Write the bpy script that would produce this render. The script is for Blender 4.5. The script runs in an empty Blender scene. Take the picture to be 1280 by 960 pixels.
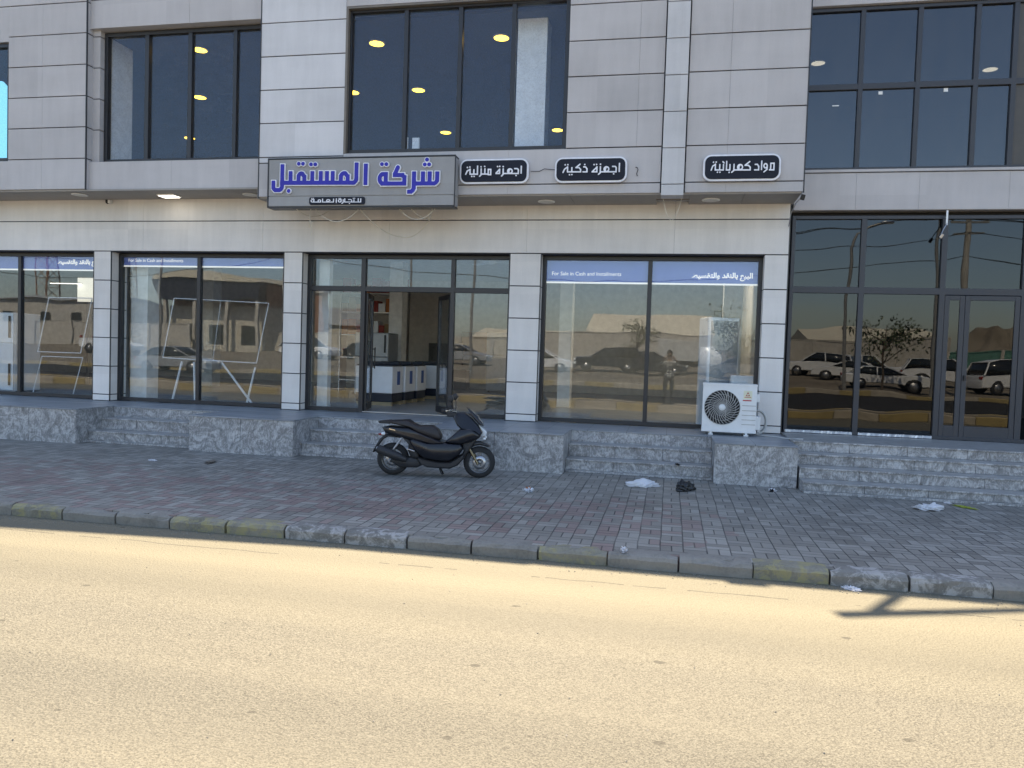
import bpy, bmesh, math, random
import numpy as np
from mathutils import Vector, Matrix, Euler
random.seed(7)
R = math.radians
scene = bpy.context.scene
col = scene.collection

# ------------------------------------------------------------------ camera
cam_d = bpy.data.cameras.new('camera')
cam = bpy.data.objects.new('camera', cam_d); col.objects.link(cam)
scene.camera = cam
cam_d.sensor_width = 36.0
cam_d.lens = 966.285 / 1280 * 36
cam_d.clip_start = 0.1
cam_d.clip_end = 3000
def cam_axes(yaw, pitch, roll):
    cy, sy, cp, sp = math.cos(yaw), math.sin(yaw), math.cos(pitch), math.sin(pitch)
    f = Vector((sy*cp, cy*cp, sp)); r = Vector((cy, -sy, 0)); u = r.cross(f)
    c, s = math.cos(roll), math.sin(roll)
    return c*r + s*u, -s*r + c*u, f
_r, _u, _f = cam_axes(-0.199885, -0.0381407, 0.0320605)
m = Matrix((( _r.x, _u.x, -_f.x, 0), (_r.y, _u.y, -_f.y, 0), (_r.z, _u.z, -_f.z, 1.7), (0, 0, 0, 1)))
cam.matrix_world = m

# ------------------------------------------------------------------ world, sun, exposure
SUN_EL, SUN_AZ = 56.6, -8.0           # sun stands behind the shop building (azimuth from +Y towards +X)
world = bpy.data.worlds.new('World'); scene.world = world
world.use_nodes = True
wn = world.node_tree.nodes; wl = world.node_tree.links
sky = wn.new('ShaderNodeTexSky'); sky.sky_type = 'NISHITA'; sky.sun_disc = False
sky.sun_elevation = R(SUN_EL); sky.sun_rotation = R(SUN_AZ)
sky.air_density = 1.0; sky.dust_density = 1.0; sky.ozone_density = 6.0
wl.new(sky.outputs[0], wn['Background'].inputs[0])
wn['Background'].inputs[1].default_value = 0.10
sun_d = bpy.data.lights.new('sun', 'SUN'); sun_d.energy = 3.6; sun_d.angle = R(0.53); sun_d.color = (1.0, 0.95, 0.85)
sun = bpy.data.objects.new('sun', sun_d); col.objects.link(sun)
sd = Vector((math.sin(R(SUN_AZ))*math.cos(R(SUN_EL)), math.cos(R(SUN_AZ))*math.cos(R(SUN_EL)), math.sin(R(SUN_EL))))
sun.rotation_euler = sd.to_track_quat('Z', 'Y').to_euler()
sun.location = (0, 30, 40)
vs = scene.view_settings
vs.view_transform = 'Standard'; vs.look = 'None'; vs.gamma = 1.0; vs.use_curve_mapping = False
vs.exposure = 2.1
vs.use_white_balance = True; vs.white_balance_temperature = 8300; vs.white_balance_tint = 12   # the phone balances for the open shade
try:
    scene.render.engine = 'CYCLES'
    cy = scene.cycles
    cy.use_denoising = True; cy.max_bounces = 8; cy.transparent_max_bounces = 24
    cy.glossy_bounces = 4; cy.diffuse_bounces = 4; cy.sample_clamp_indirect = 6
except Exception:
    pass

# ------------------------------------------------------------------ object helpers
def tag(o, label=None, cat=None, group=None, kind=None):
    if label: o['label'] = label
    if cat: o['category'] = cat
    if group: o['group'] = group
    if kind: o['kind'] = kind
    return o
def empty(name, loc=(0, 0, 0), rz=0, label=None, cat=None, group=None):
    o = bpy.data.objects.new(name, None); col.objects.link(o)
    o.location = loc; o.rotation_euler = (0, 0, rz); o.empty_display_size = 0.1
    return tag(o, label, cat, group)
def copy_tree(o, parent=None):
    c = o.copy(); col.objects.link(c)
    c.parent = parent
    for ch in list(o.children): copy_tree(ch, c)
    return c

class MB:
    """collects geometry, then links it as ONE mesh object"""
    def __init__(s): s.v = []; s.f = []; s.m = []; s.sm = []
    def add(s, vs, fs, mi=0, smooth=False):
        b = len(s.v); s.v += [tuple(x) for x in vs]
        for f in fs: s.f.append([b+i for i in f]); s.m.append(mi); s.sm.append(smooth)
        return s
    def box(s, x0, x1, y0, y1, z0, z1, mi=0):
        v = [(x, y, z) for z in (z0, z1) for y in (y0, y1) for x in (x0, x1)]
        return s.add(v, [(0,2,3,1),(4,5,7,6),(0,1,5,4),(1,3,7,5),(3,2,6,7),(2,0,4,6)], mi)
    def obox(s, c, size, rot=(0,0,0), mi=0):
        M = Euler(rot).to_matrix(); h = [q/2 for q in size]; c = Vector(c)
        v = [c + M @ Vector((x*h[0], y*h[1], z*h[2])) for z in (-1,1) for y in (-1,1) for x in (-1,1)]
        return s.add(v, [(0,2,3,1),(4,5,7,6),(0,1,5,4),(1,3,7,5),(3,2,6,7),(2,0,4,6)], mi)
    def quad(s, a, b, c, d, mi=0): return s.add([a,b,c,d], [(0,1,2,3)], mi)
    def tube(s, pts, r, n=8, mi=0, caps=True, smooth=True):
        pts = [Vector(p) for p in pts]; rs = r if isinstance(r, (list, tuple)) else [r]*len(pts)
        rings = []; up = None
        for i, p in enumerate(pts):
            t = (pts[min(i+1, len(pts)-1)] - pts[max(i-1, 0)]).normalized()
            if up is None:
                up = t.orthogonal().normalized()
            else:
                up = (up - t*up.dot(t)); up = up.normalized() if up.length > 1e-6 else t.orthogonal().normalized()
            w = t.cross(up)
            rings.append([p + rs[i]*(math.cos(2*math.pi*k/n)*up + math.sin(2*math.pi*k/n)*w) for k in range(n)])
        v = [x for g in rings for x in g]; f = []
        for i in range(len(pts)-1):
            for k in range(n):
                f.append((i*n+k, i*n+(k+1)%n, (i+1)*n+(k+1)%n, (i+1)*n+k))
        s.add(v, f, mi, smooth)
        if caps:
            s.add(rings[0], [tuple(range(n))[::-1]], mi); s.add(rings[-1], [tuple(range(n))], mi)
        return s
    def lathe(s, prof, c=(0,0,0), axis='Z', n=32, mi=0, smooth=True):
        v = []; f = []; k = len(prof)
        for i in range(n):
            a = 2*math.pi*i/n; ca, sa = math.cos(a), math.sin(a)
            for r, h in prof:
                p = {'Z': (r*ca, r*sa, h), 'Y': (r*ca, h, r*sa), 'X': (h, r*ca, r*sa)}[axis]
                v.append((p[0]+c[0], p[1]+c[1], p[2]+c[2]))
        for i in range(n):
            j = (i+1) % n
            for q in range(k-1): f.append((i*k+q, j*k+q, j*k+q+1, i*k+q+1))
        return s.add(v, f, mi, smooth)
    def prism(s, poly, plane, d0, d1, mi=0):
        """poly of 2-D points; plane 'XZ' extrudes along Y, 'XY' along Z, 'YZ' along X"""
        g = {'XZ': lambda p, d: (p[0], d, p[1]), 'XY': lambda p, d: (p[0], p[1], d), 'YZ': lambda p, d: (d, p[0], p[1])}[plane]
        n = len(poly)
        v = [g(p, d0) for p in poly] + [g(p, d1) for p in poly]
        f = [tuple(range(n)), tuple(range(2*n-1, n-1, -1))] + [(i, n+i, n+(i+1)%n, (i+1)%n) for i in range(n)]
        return s.add(v, f, mi)
    def shell(s, poly, w, inset=0.02, mi=0, smooth=True):
        """side outline (x,z) as a rounded slab across Y: half width w (number or function of x,z)"""
        P = [Vector((p[0], p[1])) for p in poly]; n = len(P)
        area = sum(P[i].x*P[(i+1)%n].y - P[(i+1)%n].x*P[i].y for i in range(n))
        if area < 0: P.reverse()
        ins = []
        for i in range(n):
            a = (P[i]-P[i-1]).normalized(); b = (P[(i+1)%n]-P[i]).normalized()
            na = Vector((-a.y, a.x)); nb = Vector((-b.y, b.x)); h = (na+nb)
            h = h.normalized() if h.length > 1e-5 else na
            ins.append(h * min(1.6, 1/max(0.5, h.dot(na))))
        W = w if callable(w) else (lambda x, z: w)
        rings = []
        for fy, fi in ((-1, 1.0), (-0.93, 0.45), (-0.72, 0.0), (0.72, 0.0), (0.93, 0.45), (1, 1.0)):
            rings.append([(P[i].x + ins[i].x*inset*fi, fy*W(P[i].x, P[i].y), P[i].y + ins[i].y*inset*fi) for i in range(n)])
        v = [x for g in rings for x in g]; f = [tuple(range(n))]
        for q in range(5):
            for i in range(n):
                j = (i+1) % n
                f.append((q*n+j, q*n+i, (q+1)*n+i, (q+1)*n+j))
        f.append(tuple(range(6*n-1, 5*n-1, -1)))
        return s.add(v, f, mi, smooth)
    def build(s, name, mats, parent=None, bevel=0, loc=None, auto=None):
        me = bpy.data.meshes.new(name); me.from_pydata(s.v, [], s.f)
        for mt in (mats if isinstance(mats, (list, tuple)) else [mats]): me.materials.append(mt)
        me.polygons.foreach_set('material_index', s.m); me.polygons.foreach_set('use_smooth', s.sm)
        bm = bmesh.new(); bm.from_mesh(me); bmesh.ops.recalc_face_normals(bm, faces=bm.faces); bm.to_mesh(me); bm.free()
        me.update()
        o = bpy.data.objects.new(name, me); col.objects.link(o)
        if parent: o.parent = parent
        if loc: o.location = loc
        if bevel:
            b = o.modifiers.new('bevel', 'BEVEL'); b.width = bevel; b.segments = 2; b.limit_method = 'ANGLE'; b.angle_limit = R(50)
        if auto: me.set_sharp_from_angle(angle=R(auto))
        return o

# ------------------------------------------------------------------ material helpers
class NT:
    def __init__(s, name):
        s.mat = bpy.data.materials.new(name); s.mat.use_nodes = True
        s.t = s.mat.node_tree; s.n = s.t.nodes; s.l = s.t.links
        s.b = s.n['Principled BSDF']; s.out = s.n['Material Output']
        s._co = None
    def new(s, typ, **kw):
        nd = s.n.new(typ)
        for k, v in kw.items(): setattr(nd, k, v)
        return nd
    def set(s, sock, v):
        if isinstance(v, bpy.types.NodeSocket): s.l.new(v, sock)
        elif v is not None:
            if isinstance(v, tuple) and len(v) == 3 and sock.type == 'RGBA': v = (*v, 1)
            sock.default_value = v
    def m(s, op, a, b=None, c=None):
        nd = s.new('ShaderNodeMath', operation=op)
        for i, v in enumerate((a, b, c)):
            if v is not None: s.set(nd.inputs[i], v)
        return nd.outputs[0]
    def pos(s):
        if s._co is None: s._co = s.new('ShaderNodeTexCoord').outputs['Object']
        return s._co
    def world(s): return s.new('ShaderNodeNewGeometry').outputs['Position']
    def map(s, co, scale=(1,1,1), loc=(0,0,0), rot=(0,0,0)):
        nd = s.new('ShaderNodeMapping'); s.set(nd.inputs[0], co)
        nd.inputs['Location'].default_value = loc; nd.inputs['Rotation'].default_value = rot; nd.inputs['Scale'].default_value = scale
        return nd.outputs[0]
    def noise(s, scale, detail=3, rough=0.55, co=None, dist=0, out='Fac'):
        nd = s.new('ShaderNodeTexNoise'); nd.inputs['Scale'].default_value = scale; nd.inputs['Detail'].default_value = detail
        nd.inputs['Roughness'].default_value = rough; nd.inputs['Distortion'].default_value = dist
        s.set(nd.inputs['Vector'], co if co is not None else s.pos()); return nd.outputs[out]
    def voro(s, scale, co=None, feature='F1', out='Distance', rnd=1.0):
        nd = s.new('ShaderNodeTexVoronoi', feature=feature); nd.inputs['Scale'].default_value = scale
        nd.inputs['Randomness'].default_value = rnd
        s.set(nd.inputs['Vector'], co if co is not None else s.pos()); return nd.outputs[out]
    def ramp(s, fac, stops, interp='LINEAR'):
        nd = s.new('ShaderNodeValToRGB'); cr = nd.color_ramp; cr.interpolation = interp
        while len(cr.elements) < len(stops): cr.elements.new(0.5)
        for e, (p, c) in zip(cr.elements, stops):
            e.position = p; e.color = (*c, 1) if isinstance(c, tuple) else (c, c, c, 1)
        s.set(nd.inputs[0], fac); return nd.outputs[0]
    def mix(s, fac, a, b, blend='MIX'):
        nd = s.new('ShaderNodeMix', data_type='RGBA', blend_type=blend)
        s.set(nd.inputs[0], fac); s.set(nd.inputs[6], a); s.set(nd.inputs[7], b); return nd.outputs[2]
    def bump(s, h, strength=0.3, dist=0.01):
        nd = s.new('ShaderNodeBump'); nd.inputs['Strength'].default_value = strength; nd.inputs['Distance'].default_value = dist
        s.set(nd.inputs['Height'], h); return nd.outputs[0]
    def fin(s, color=None, rough=None, metal=None, spec=None, normal=None, coat=None):
        b = s.b
        for k, v in (('Base Color', color), ('Roughness', rough), ('Metallic', metal), ('Specular IOR Level', spec), ('Normal', normal), ('Coat Weight', coat)):
            if v is not None: s.set(b.inputs[k], v)
        return s.mat

def plain(name, c, rough=0.5, metal=0.0, spec=0.5, coat=0, var=0.12, scale=6, bump=0):
    t = NT(name)
    n = t.noise(scale, 4, 0.6)
    lo = tuple(x*(1-var) for x in c); hi = tuple(min(1, x*(1+var)) for x in c)
    colr = t.ramp(n, [(0.3, lo), (0.7, hi)])
    rg = t.ramp(n, [(0.3, max(0.02, rough*0.88)), (0.7, min(1, rough*1.12))])
    nm = t.bump(t.noise(scale*14, 3), bump, 0.004) if bump else None
    return t.fin(colr, rg, metal, spec, nm, coat)
def emit(name, c, strength):
    t = NT(name); t.fin((0.8, 0.8, 0.8), 0.5)
    t.b.inputs['Emission Color'].default_value = (*c, 1); t.b.inputs['Emission Strength'].default_value = strength
    return t.mat
def panel_mat(name, c, warm=0.0):
    t = NT(name); co = t.pos()
    big = t.noise(0.9, 4, 0.6, t.map(co, (0.5, 1, 1.6)))
    streak = t.noise(3.0, 5, 0.6, t.map(co, (2.2, 1, 0.35)))
    fine = t.noise(60, 2, 0.5)
    k = t.m('ADD', t.m('MULTIPLY', big, 0.5), t.m('ADD', t.m('MULTIPLY', streak, 0.35), t.m('MULTIPLY', fine, 0.15)))
    colr = t.ramp(k, [(0.30, tuple(x*0.85 for x in c)), (0.50, c), (0.70, tuple(min(1, x*1.13) for x in c))])
    # each panel has a slightly different tone
    rows = t.new('ShaderNodeTexWhiteNoise', noise_dimensions='2D')
    sep = t.new('ShaderNodeSeparateXYZ'); t.l.new(co, sep.inputs[0])
    cmb = t.new('ShaderNodeCombineXYZ'); t.l.new(t.m('FLOOR', t.m('MULTIPLY', sep.outputs[2], 1.84)), cmb.inputs[0]); t.l.new(t.m('FLOOR', t.m('MULTIPLY', sep.outputs[0], 0.8)), cmb.inputs[1])
    t.l.new(cmb.outputs[0], rows.inputs[0])
    tone = t.ramp(rows.outputs['Value'], [(0, 0.91), (1, 1.0)])
    colr = t.mix(1.0, colr, tone, 'MULTIPLY')
    return t.fin(colr, 0.62, 0, 0.35, t.bump(fine, 0.05, 0.002))

M = {}
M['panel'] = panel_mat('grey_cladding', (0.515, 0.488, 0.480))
M['panel_mid'] = panel_mat('mid_grey_cladding', (0.58, 0.57, 0.57))
M['panel_pale'] = panel_mat('pale_cladding', (0.66, 0.65, 0.655))
M['panel_low'] = panel_mat('light_grey_cladding', (0.77, 0.73, 0.69))
M['joint'] = plain('dark_joint', (0.03, 0.03, 0.035), 0.8)
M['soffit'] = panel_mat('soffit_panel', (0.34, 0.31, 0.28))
M['frame'] = plain('dark_aluminium', (0.022, 0.022, 0.025), 0.38, 0, 0.5, scale=3)
M['frame_grey'] = plain('grey_aluminium', (0.036, 0.038, 0.046), 0.42, 0, 0.5, scale=3)
M['white'] = plain('white_paint', (0.84, 0.84, 0.82), 0.5)
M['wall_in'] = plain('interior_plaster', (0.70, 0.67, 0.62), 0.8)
M['wall_dim'] = plain('interior_shade_plaster', (0.07, 0.075, 0.09), 0.85)  # darkness of the unlit upper rooms put into the plaster colour
M['dark_in'] = plain('dark_interior', (0.03, 0.03, 0.032), 0.8)
M['black_pl'] = plain('black_plastic', (0.018, 0.018, 0.019), 0.5)
M['steel'] = plain('brushed_steel', (0.45, 0.45, 0.46), 0.32, 1.0)
M['rubber'] = plain('tyre_rubber', (0.022, 0.022, 0.023), 0.85, bump=0.3)

def glass(name, tint, base, gain, ior=1.5, rough=0.0, wave=0.0, speck=0.0, dusty=0.02, gcol=(0.97, 0.97, 0.97), film=False):
    t = NT(name)
    tr = t.new('ShaderNodeBsdfTransparent'); gl = t.new('ShaderNodeBsdfGlossy'); mx = t.new('ShaderNodeMixShader')
    gl.inputs['Roughness'].default_value = rough; gl.inputs['Color'].default_value = (*gcol, 1)
    colr = tint
    if speck:
        sp = t.noise(26, 3, 0.75)
        colr = t.ramp(sp, [(0.35, tuple(x*(1-speck) for x in tint)), (0.65, tuple(min(1, x*(1+speck)) for x in tint))])
    t.set(tr.inputs['Color'], colr)
    lw = t.new('ShaderNodeLayerWeight'); lw.inputs['Blend'].default_value = 0.5   # Schlick; valid on both faces of the pane
    schl = t.m('ADD', 0.042, t.m('MULTIPLY', t.m('POWER', lw.outputs['Facing'], 5.0), 0.958))
    fac = t.m('MINIMUM', t.m('ADD', t.m('MULTIPLY', schl, gain), base), 1.0)
    if wave:
        nm = t.bump(t.noise(0.9, 1, 0.4, t.map(t.world(), (1, 1, 1.4))), 1.0, wave)
        t.l.new(nm, gl.inputs['Normal'])
    t.set(mx.inputs[0], fac); t.l.new(tr.outputs[0], mx.inputs[1]); t.l.new(gl.outputs[0], mx.inputs[2])
    df = t.new('ShaderNodeBsdfDiffuse'); df.inputs['Color'].default_value = (0.45, 0.43, 0.38, 1)
    m2 = t.new('ShaderNodeMixShader')
    t.set(m2.inputs[0], t.ramp(t.noise(2.2, 5, 0.7, t.map(t.world(), (2, 1, 0.6))), [(0.35, dusty*0.4), (0.75, dusty*1.6)]))
    if film:   # perforated film: fine pale speckle
        t.set(m2.inputs[0], t.ramp(t.noise(30, 4, 0.8, t.world()), [(0.44, 0.0), (0.72, 0.10)]))
    t.l.new(mx.outputs[0], m2.inputs[1]); t.l.new(df.outputs[0], m2.inputs[2])
    t.l.new(m2.outputs[0], t.out.inputs[0])
    return t.mat
M['glass_shop'] = glass('shop_glass', (0.93, 0.95, 0.95), 0.014, 1.0, wave=0.0022, gcol=(0.82, 0.89, 1.0))
M['glass_film'] = glass('blue_film_glass', (0.95, 0.97, 0.985), 0.0, 0.8, wave=0.0012, dusty=0.012, gcol=(0.72, 0.84, 1.0), film=True)
M['glass_dark'] = glass('dark_tinted_glass', (0.22, 0.22, 0.22), 0.004, 1.0, wave=0.0034, dusty=0.004, gcol=(0.88, 0.94, 1.0))
M['glass_dark_up'] = glass('slate_tinted_glass', (0.16, 0.17, 0.20), 0.045, 0.9, wave=0.0012, dusty=0.035, gcol=(0.88, 0.94, 1.0))

def marble(name, a, b):
    t = NT(name); co = t.pos()
    w = t.noise(3.2, 8, 0.72, t.map(co, (1, 1, 1.25), rot=(0.4, 0.9, 0.3)), dist=2.6)
    v = t.noise(9, 6, 0.7, t.map(co, (1.8, 1, 0.7), rot=(0, 0.8, 0)), dist=3.2)
    k = t.m('ADD', t.m('MULTIPLY', w, 0.55), t.m('MULTIPLY', v, 0.45))
    mid = tuple((x+y)/2.3 for x, y in zip(a, b))
    colr = t.ramp(k, [(0.36, a), (0.48, mid), (0.56, b), (0.66, tuple(x*1.25 for x in b))])
    gn = t.new('ShaderNodeNewGeometry'); gs = t.new('ShaderNodeSeparateXYZ'); t.l.new(gn.outputs['Normal'], gs.inputs[0])   # dust lies on the treads
    dust = t.m('MULTIPLY', t.m('GREATER_THAN', gs.outputs[2], 0.7), t.ramp(t.noise(2.6, 5, 0.6), [(0.3, 0.35), (0.7, 0.75)]))
    colr = t.mix(dust, colr, (0.34, 0.325, 0.295))
    return t.fin(colr, t.ramp(k, [(0.3, 0.3), (0.7, 0.5)]), 0, 0.5, t.bump(k, 0.08, 0.004))
M['stone'] = marble('grey_veined_stone', (0.135, 0.135, 0.136), (0.47, 0.465, 0.46))
M['tile_top'] = None
t = NT('platform_tile'); co = t.pos()
k = t.noise(2.5, 5, 0.6, t.map(co, (0.35, 5, 1)))
sepx = t.new('ShaderNodeSeparateXYZ'); t.l.new(co, sepx.inputs[0])
jx = t.m('LESS_THAN', t.m('PINGPONG', sepx.outputs[0], 0.3), 0.004); jy = t.m('LESS_THAN', t.m('PINGPONG', sepx.outputs[1], 0.3), 0.004)
M['tile_top'] = t.fin(t.mix(t.m('MAXIMUM', jx, jy), t.ramp(k, [(0.3, (0.16, 0.175, 0.19)), (0.7, (0.34, 0.36, 0.38))]), (0.1, 0.1, 0.1)), 0.4, 0, 0.5)

# pavers: basket weave of 20 x 10 cm blocks, grey with red blocks in a band along the kerb
t = NT('block_paving'); co = t.world()
jog = t.noise(1.3, 2, 0.5, co, out='Color')
vm_ = t.new('ShaderNodeVectorMath', operation='MULTIPLY_ADD'); t.l.new(jog, vm_.inputs[0]); vm_.inputs[1].default_value = (0.03, 0.03, 0); t.l.new(co, vm_.inputs[2])
sp = t.new('ShaderNodeSeparateXYZ'); t.l.new(vm_.outputs[0], sp.inputs[0])
u = t.m('DIVIDE', sp.outputs[0], 0.205); v = t.m('DIVIDE', sp.outputs[1], 0.205)
cu = t.m('FLOOR', u); cv = t.m('FLOOR', v); fu = t.m('FRACT', u); fv = t.m('FRACT', v)
par = t.m('FLOORED_MODULO', t.m('ADD', cu, cv), 2.0)
def sel(a, b): return t.m('ADD', t.m('MULTIPLY', a, t.m('SUBTRACT', 1.0, par)), t.m('MULTIPLY', b, par))
fa = sel(fu, fv); fb = sel(fv, fu)
fa2 = t.m('MULTIPLY', fa, 2.0); idx = t.m('FLOOR', fa2); ffa = t.m('FRACT', fa2)
da = t.m('MULTIPLY', t.m('MINIMUM', ffa, t.m('SUBTRACT', 1.0, ffa)), 0.1025); db = t.m('MULTIPLY', t.m('MINIMUM', fb, t.m('SUBTRACT', 1.0, fb)), 0.205)
dd = t.m('MINIMUM', da, db)
wn_ = t.new('ShaderNodeTexWhiteNoise', noise_dimensions='3D'); cb = t.new('ShaderNodeCombineXYZ')
t.l.new(cu, cb.inputs[0]); t.l.new(cv, cb.inputs[1]); t.l.new(idx, cb.inputs[2]); t.l.new(cb.outputs[0], wn_.inputs[0])
rnd = wn_.outputs['Value']
wn2 = t.new('ShaderNodeTexWhiteNoise', noise_dimensions='3D'); cb2 = t.new('ShaderNodeVectorMath', operation='ADD'); t.l.new(cb.outputs[0], cb2.inputs[0]); cb2.inputs[1].default_value = (31.7, 5.3, 9.1); t.l.new(cb2.outputs[0], wn2.inputs[0])
wsp = t.new('ShaderNodeSeparateXYZ'); t.l.new(co, wsp.inputs[0])
X, Y = wsp.outputs[0], wsp.outputs[1]
def band(val, a, b, soft):
    lo = t.new('ShaderNodeMapRange'); lo.inputs[1].default_value = a-soft; lo.inputs[2].default_value = a+soft; t.l.new(val, lo.inputs[0])
    hi = t.new('ShaderNodeMapRange'); hi.inputs[1].default_value = b-soft; hi.inputs[2].default_value = b+soft; hi.inputs[3].default_value = 1; hi.inputs[4].default_value = 0; t.l.new(val, hi.inputs[0])
    return t.m('MULTIPLY', lo.outputs[0], hi.outputs[0])
zone = t.m('MULTIPLY', band(X, -12.0, 0.35, 0.4), band(Y, 6.9, 9.2, 0.5))
patch = t.noise(0.8, 2, 0.5, co)
prob = t.m('MULTIPLY', zone, t.m('ADD', 0.08, t.m('MULTIPLY', patch, 0.72)))
isred = t.m('LESS_THAN', wn2.outputs['Value'], prob)
grey = t.ramp(rnd, [(0, (0.195, 0.187, 0.165)), (0.5, (0.262, 0.252, 0.224)), (1, (0.335, 0.324, 0.290))])
red = t.ramp(rnd, [(0, (0.222, 0.165, 0.150)), (1, (0.290, 0.220, 0.200))])
base = t.mix(isred, grey, red)
grain = t.noise(140, 2, 0.6, co)
dirt = t.noise(1.7, 6, 0.65, co)
base = t.mix(t.ramp(dirt, [(0.4, 0.0), (0.75, 0.45)]), base, (0.23, 0.215, 0.19))
base = t.mix(1.0, base, t.ramp(t.noise(0.9, 6, 0.7, co, dist=0.8), [(0.32, 0.78), (0.5, 1.0), (0.7, 1.08)]), 'MULTIPLY')
base = t.mix(1.0, base, t.ramp(grain, [(0.3, 0.82), (0.7, 1.12)]), 'MULTIPLY')
jt = t.ramp(t.m('DIVIDE', dd, 0.012), [(0.28, 1.0), (0.62, 0.0)])
base = t.mix(t.m('MULTIPLY', jt, t.ramp(t.noise(2.4, 3, 0.6, co), [(0.35, 0.45), (0.62, 1.0)])), base, (0.028, 0.028, 0.030))
h = t.m('ADD', t.m('MULTIPLY', t.m('SUBTRACT', 1.0, jt), 1.0), t.m('ADD', t.m('MULTIPLY', rnd, 0.35), t.m('MULTIPLY', grain, 0.12)))
M['paver'] = t.fin(base, 0.62, 0, 0.4, t.bump(h, 0.55, 0.006))

def asphalt(name, lo, hi, spec, rough, dust):
    t = NT(name); co = t.world()
    g = t.noise(125, 3, 0.75, co); cell = t.voro(150, co, out='Color')
    sepc = t.new('ShaderNodeSeparateColor'); t.l.new(cell, sepc.inputs[0])
    k = t.m('ADD', t.m('MULTIPLY', g, 0.55), t.m('MULTIPLY', sepc.outputs[0], 0.45))
    c = t.ramp(k, [(0.28, tuple(x*0.70 for x in lo)), (0.38, tuple(x*1.1 for x in lo)), (0.52, tuple((a+b)/2 for a, b in zip(lo, hi))), (0.70, hi)])
    lanes = t.noise(0.5, 4, 0.55, t.map(co, (0.10, 1.2, 1)))
    c = t.mix(t.ramp(lanes, [(0.38, 0.0), (0.68, 0.45)]), c, dust)
    if name == 'dusty_asphalt':   # blown sand gathers along the gutter
        sy_ = t.new('ShaderNodeSeparateXYZ'); t.l.new(co, sy_.inputs[0])
        gut = t.new('ShaderNodeMapRange'); gut.inputs[1].default_value = 5.0; gut.inputs[2].default_value = 6.4; t.l.new(t.m('ADD', sy_.outputs[1], t.m('MULTIPLY', t.noise(1.1, 4, 0.6, t.map(co, (0.4, 1, 1))), 1.0)), gut.inputs[0])
        c = t.mix(t.m('MULTIPLY', gut.outputs[0], 0.62), c, (0.182, 0.165, 0.113))
        yy = t.m('ADD', sy_.outputs[1], t.m('MULTIPLY', t.noise(2.5, 4, 0.6, co), 0.10))
        seam = t.m('MULTIPLY', t.m('LESS_THAN', t.m('ABSOLUTE', t.m('SUBTRACT', yy, 6.27)), 0.010), t.m('GREATER_THAN', t.noise(1.4, 3, 0.6, t.map(co, (1, 0.05, 1), (3, 0, 0))), 0.5))
        c = t.mix(t.m('MULTIPLY', seam, 0.7), c, tuple(x*0.5 for x in lo))
        tyre = t.noise(1.0, 3, 0.5, t.map(co, (0.03, 1.6, 1)))
        c = t.mix(1.0, c, t.ramp(tyre, [(0.35, (0.86, 0.86, 0.87)), (0.65, (1.06, 1.05, 1.04))]), 'MULTIPLY')
    sv_ = t.new('ShaderNodeTexVoronoi', voronoi_dimensions='2D'); sv_.inputs['Scale'].default_value = 1.15; t.l.new(t.map(co, (0.8, 1.25, 1)), sv_.inputs['Vector'])
    sc_ = t.new('ShaderNodeSeparateColor'); t.l.new(sv_.outputs['Color'], sc_.inputs[0])
    spots = t.m('ADD', sv_.outputs['Distance'], t.m('MULTIPLY', sc_.outputs[0], 0.055))
    hole = t.m('ADD', spots, t.m('MULTIPLY', t.noise(22, 3, 0.6, co), 0.06))
    c = t.mix(t.ramp(hole, [(0.056, 0.75), (0.068, 0.0)]), c, tuple(x*0.55 for x in lo))
    hb = t.m('ADD', t.m('MULTIPLY', g, 0.6), t.m('MULTIPLY', t.voro(60, co), 0.8))
    return t.fin(c, rough, 0, spec, t.bump(hb, 0.7, 0.009))
M['road'] = asphalt('dusty_asphalt', (0.084, 0.078, 0.061), (0.178, 0.167, 0.131), 0.3, 0.7, (0.158, 0.147, 0.114))
M['road_far'] = asphalt('dark_asphalt', (0.020, 0.020, 0.021), (0.042, 0.041, 0.040), 0.2, 0.85, (0.05, 0.046, 0.040))
t = NT('dry_dirt'); co = t.world()
k = t.noise(0.35, 8, 0.65, co)
M['dirt'] = t.fin(t.ramp(k, [(0.3, (0.145, 0.120, 0.092)), (0.7, (0.225, 0.192, 0.150))]), 0.95, 0, 0.1, t.bump(t.noise(6, 5, 0.7, co), 0.6, 0.05))
def conc(name, c, stain):
    t = NT(name); co = t.world()
    a = t.noise(3.2, 6, 0.7, co); b = t.noise(45, 3, 0.6, co)
    cc = t.ramp(t.m('ADD', t.m('MULTIPLY', a, 0.7), t.m('MULTIPLY', b, 0.3)), [(0.3, tuple(x*0.62 for x in c)), (0.5, c), (0.72, tuple(x*1.25 for x in c))])
    if stain:
        mask = t.ramp(t.noise(7, 7, 0.75, co, dist=0.6), [(0.47, 0.0), (0.56, 0.85)])
        cc = t.mix(mask, cc, stain)
    return t.fin(cc, 0.85, 0, 0.3, t.bump(t.m('ADD', a, t.m('MULTIPLY', b, 0.5)), 0.35, 0.01))
M['kerb'] = conc('kerb_concrete', (0.235, 0.222, 0.195), None)
M['kerb_y'] = conc('kerb_worn_yellow', (0.235, 0.22, 0.175), (0.32, 0.285, 0.145))
M['kerb_w'] = conc('kerb_worn_white', (0.195, 0.188, 0.17), (0.40, 0.39, 0.37))
M['med_y'] = conc('median_yellow', (0.34, 0.26, 0.12), None)
M['med_w'] = conc('median_bare', (0.38, 0.33, 0.26), None)

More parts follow.
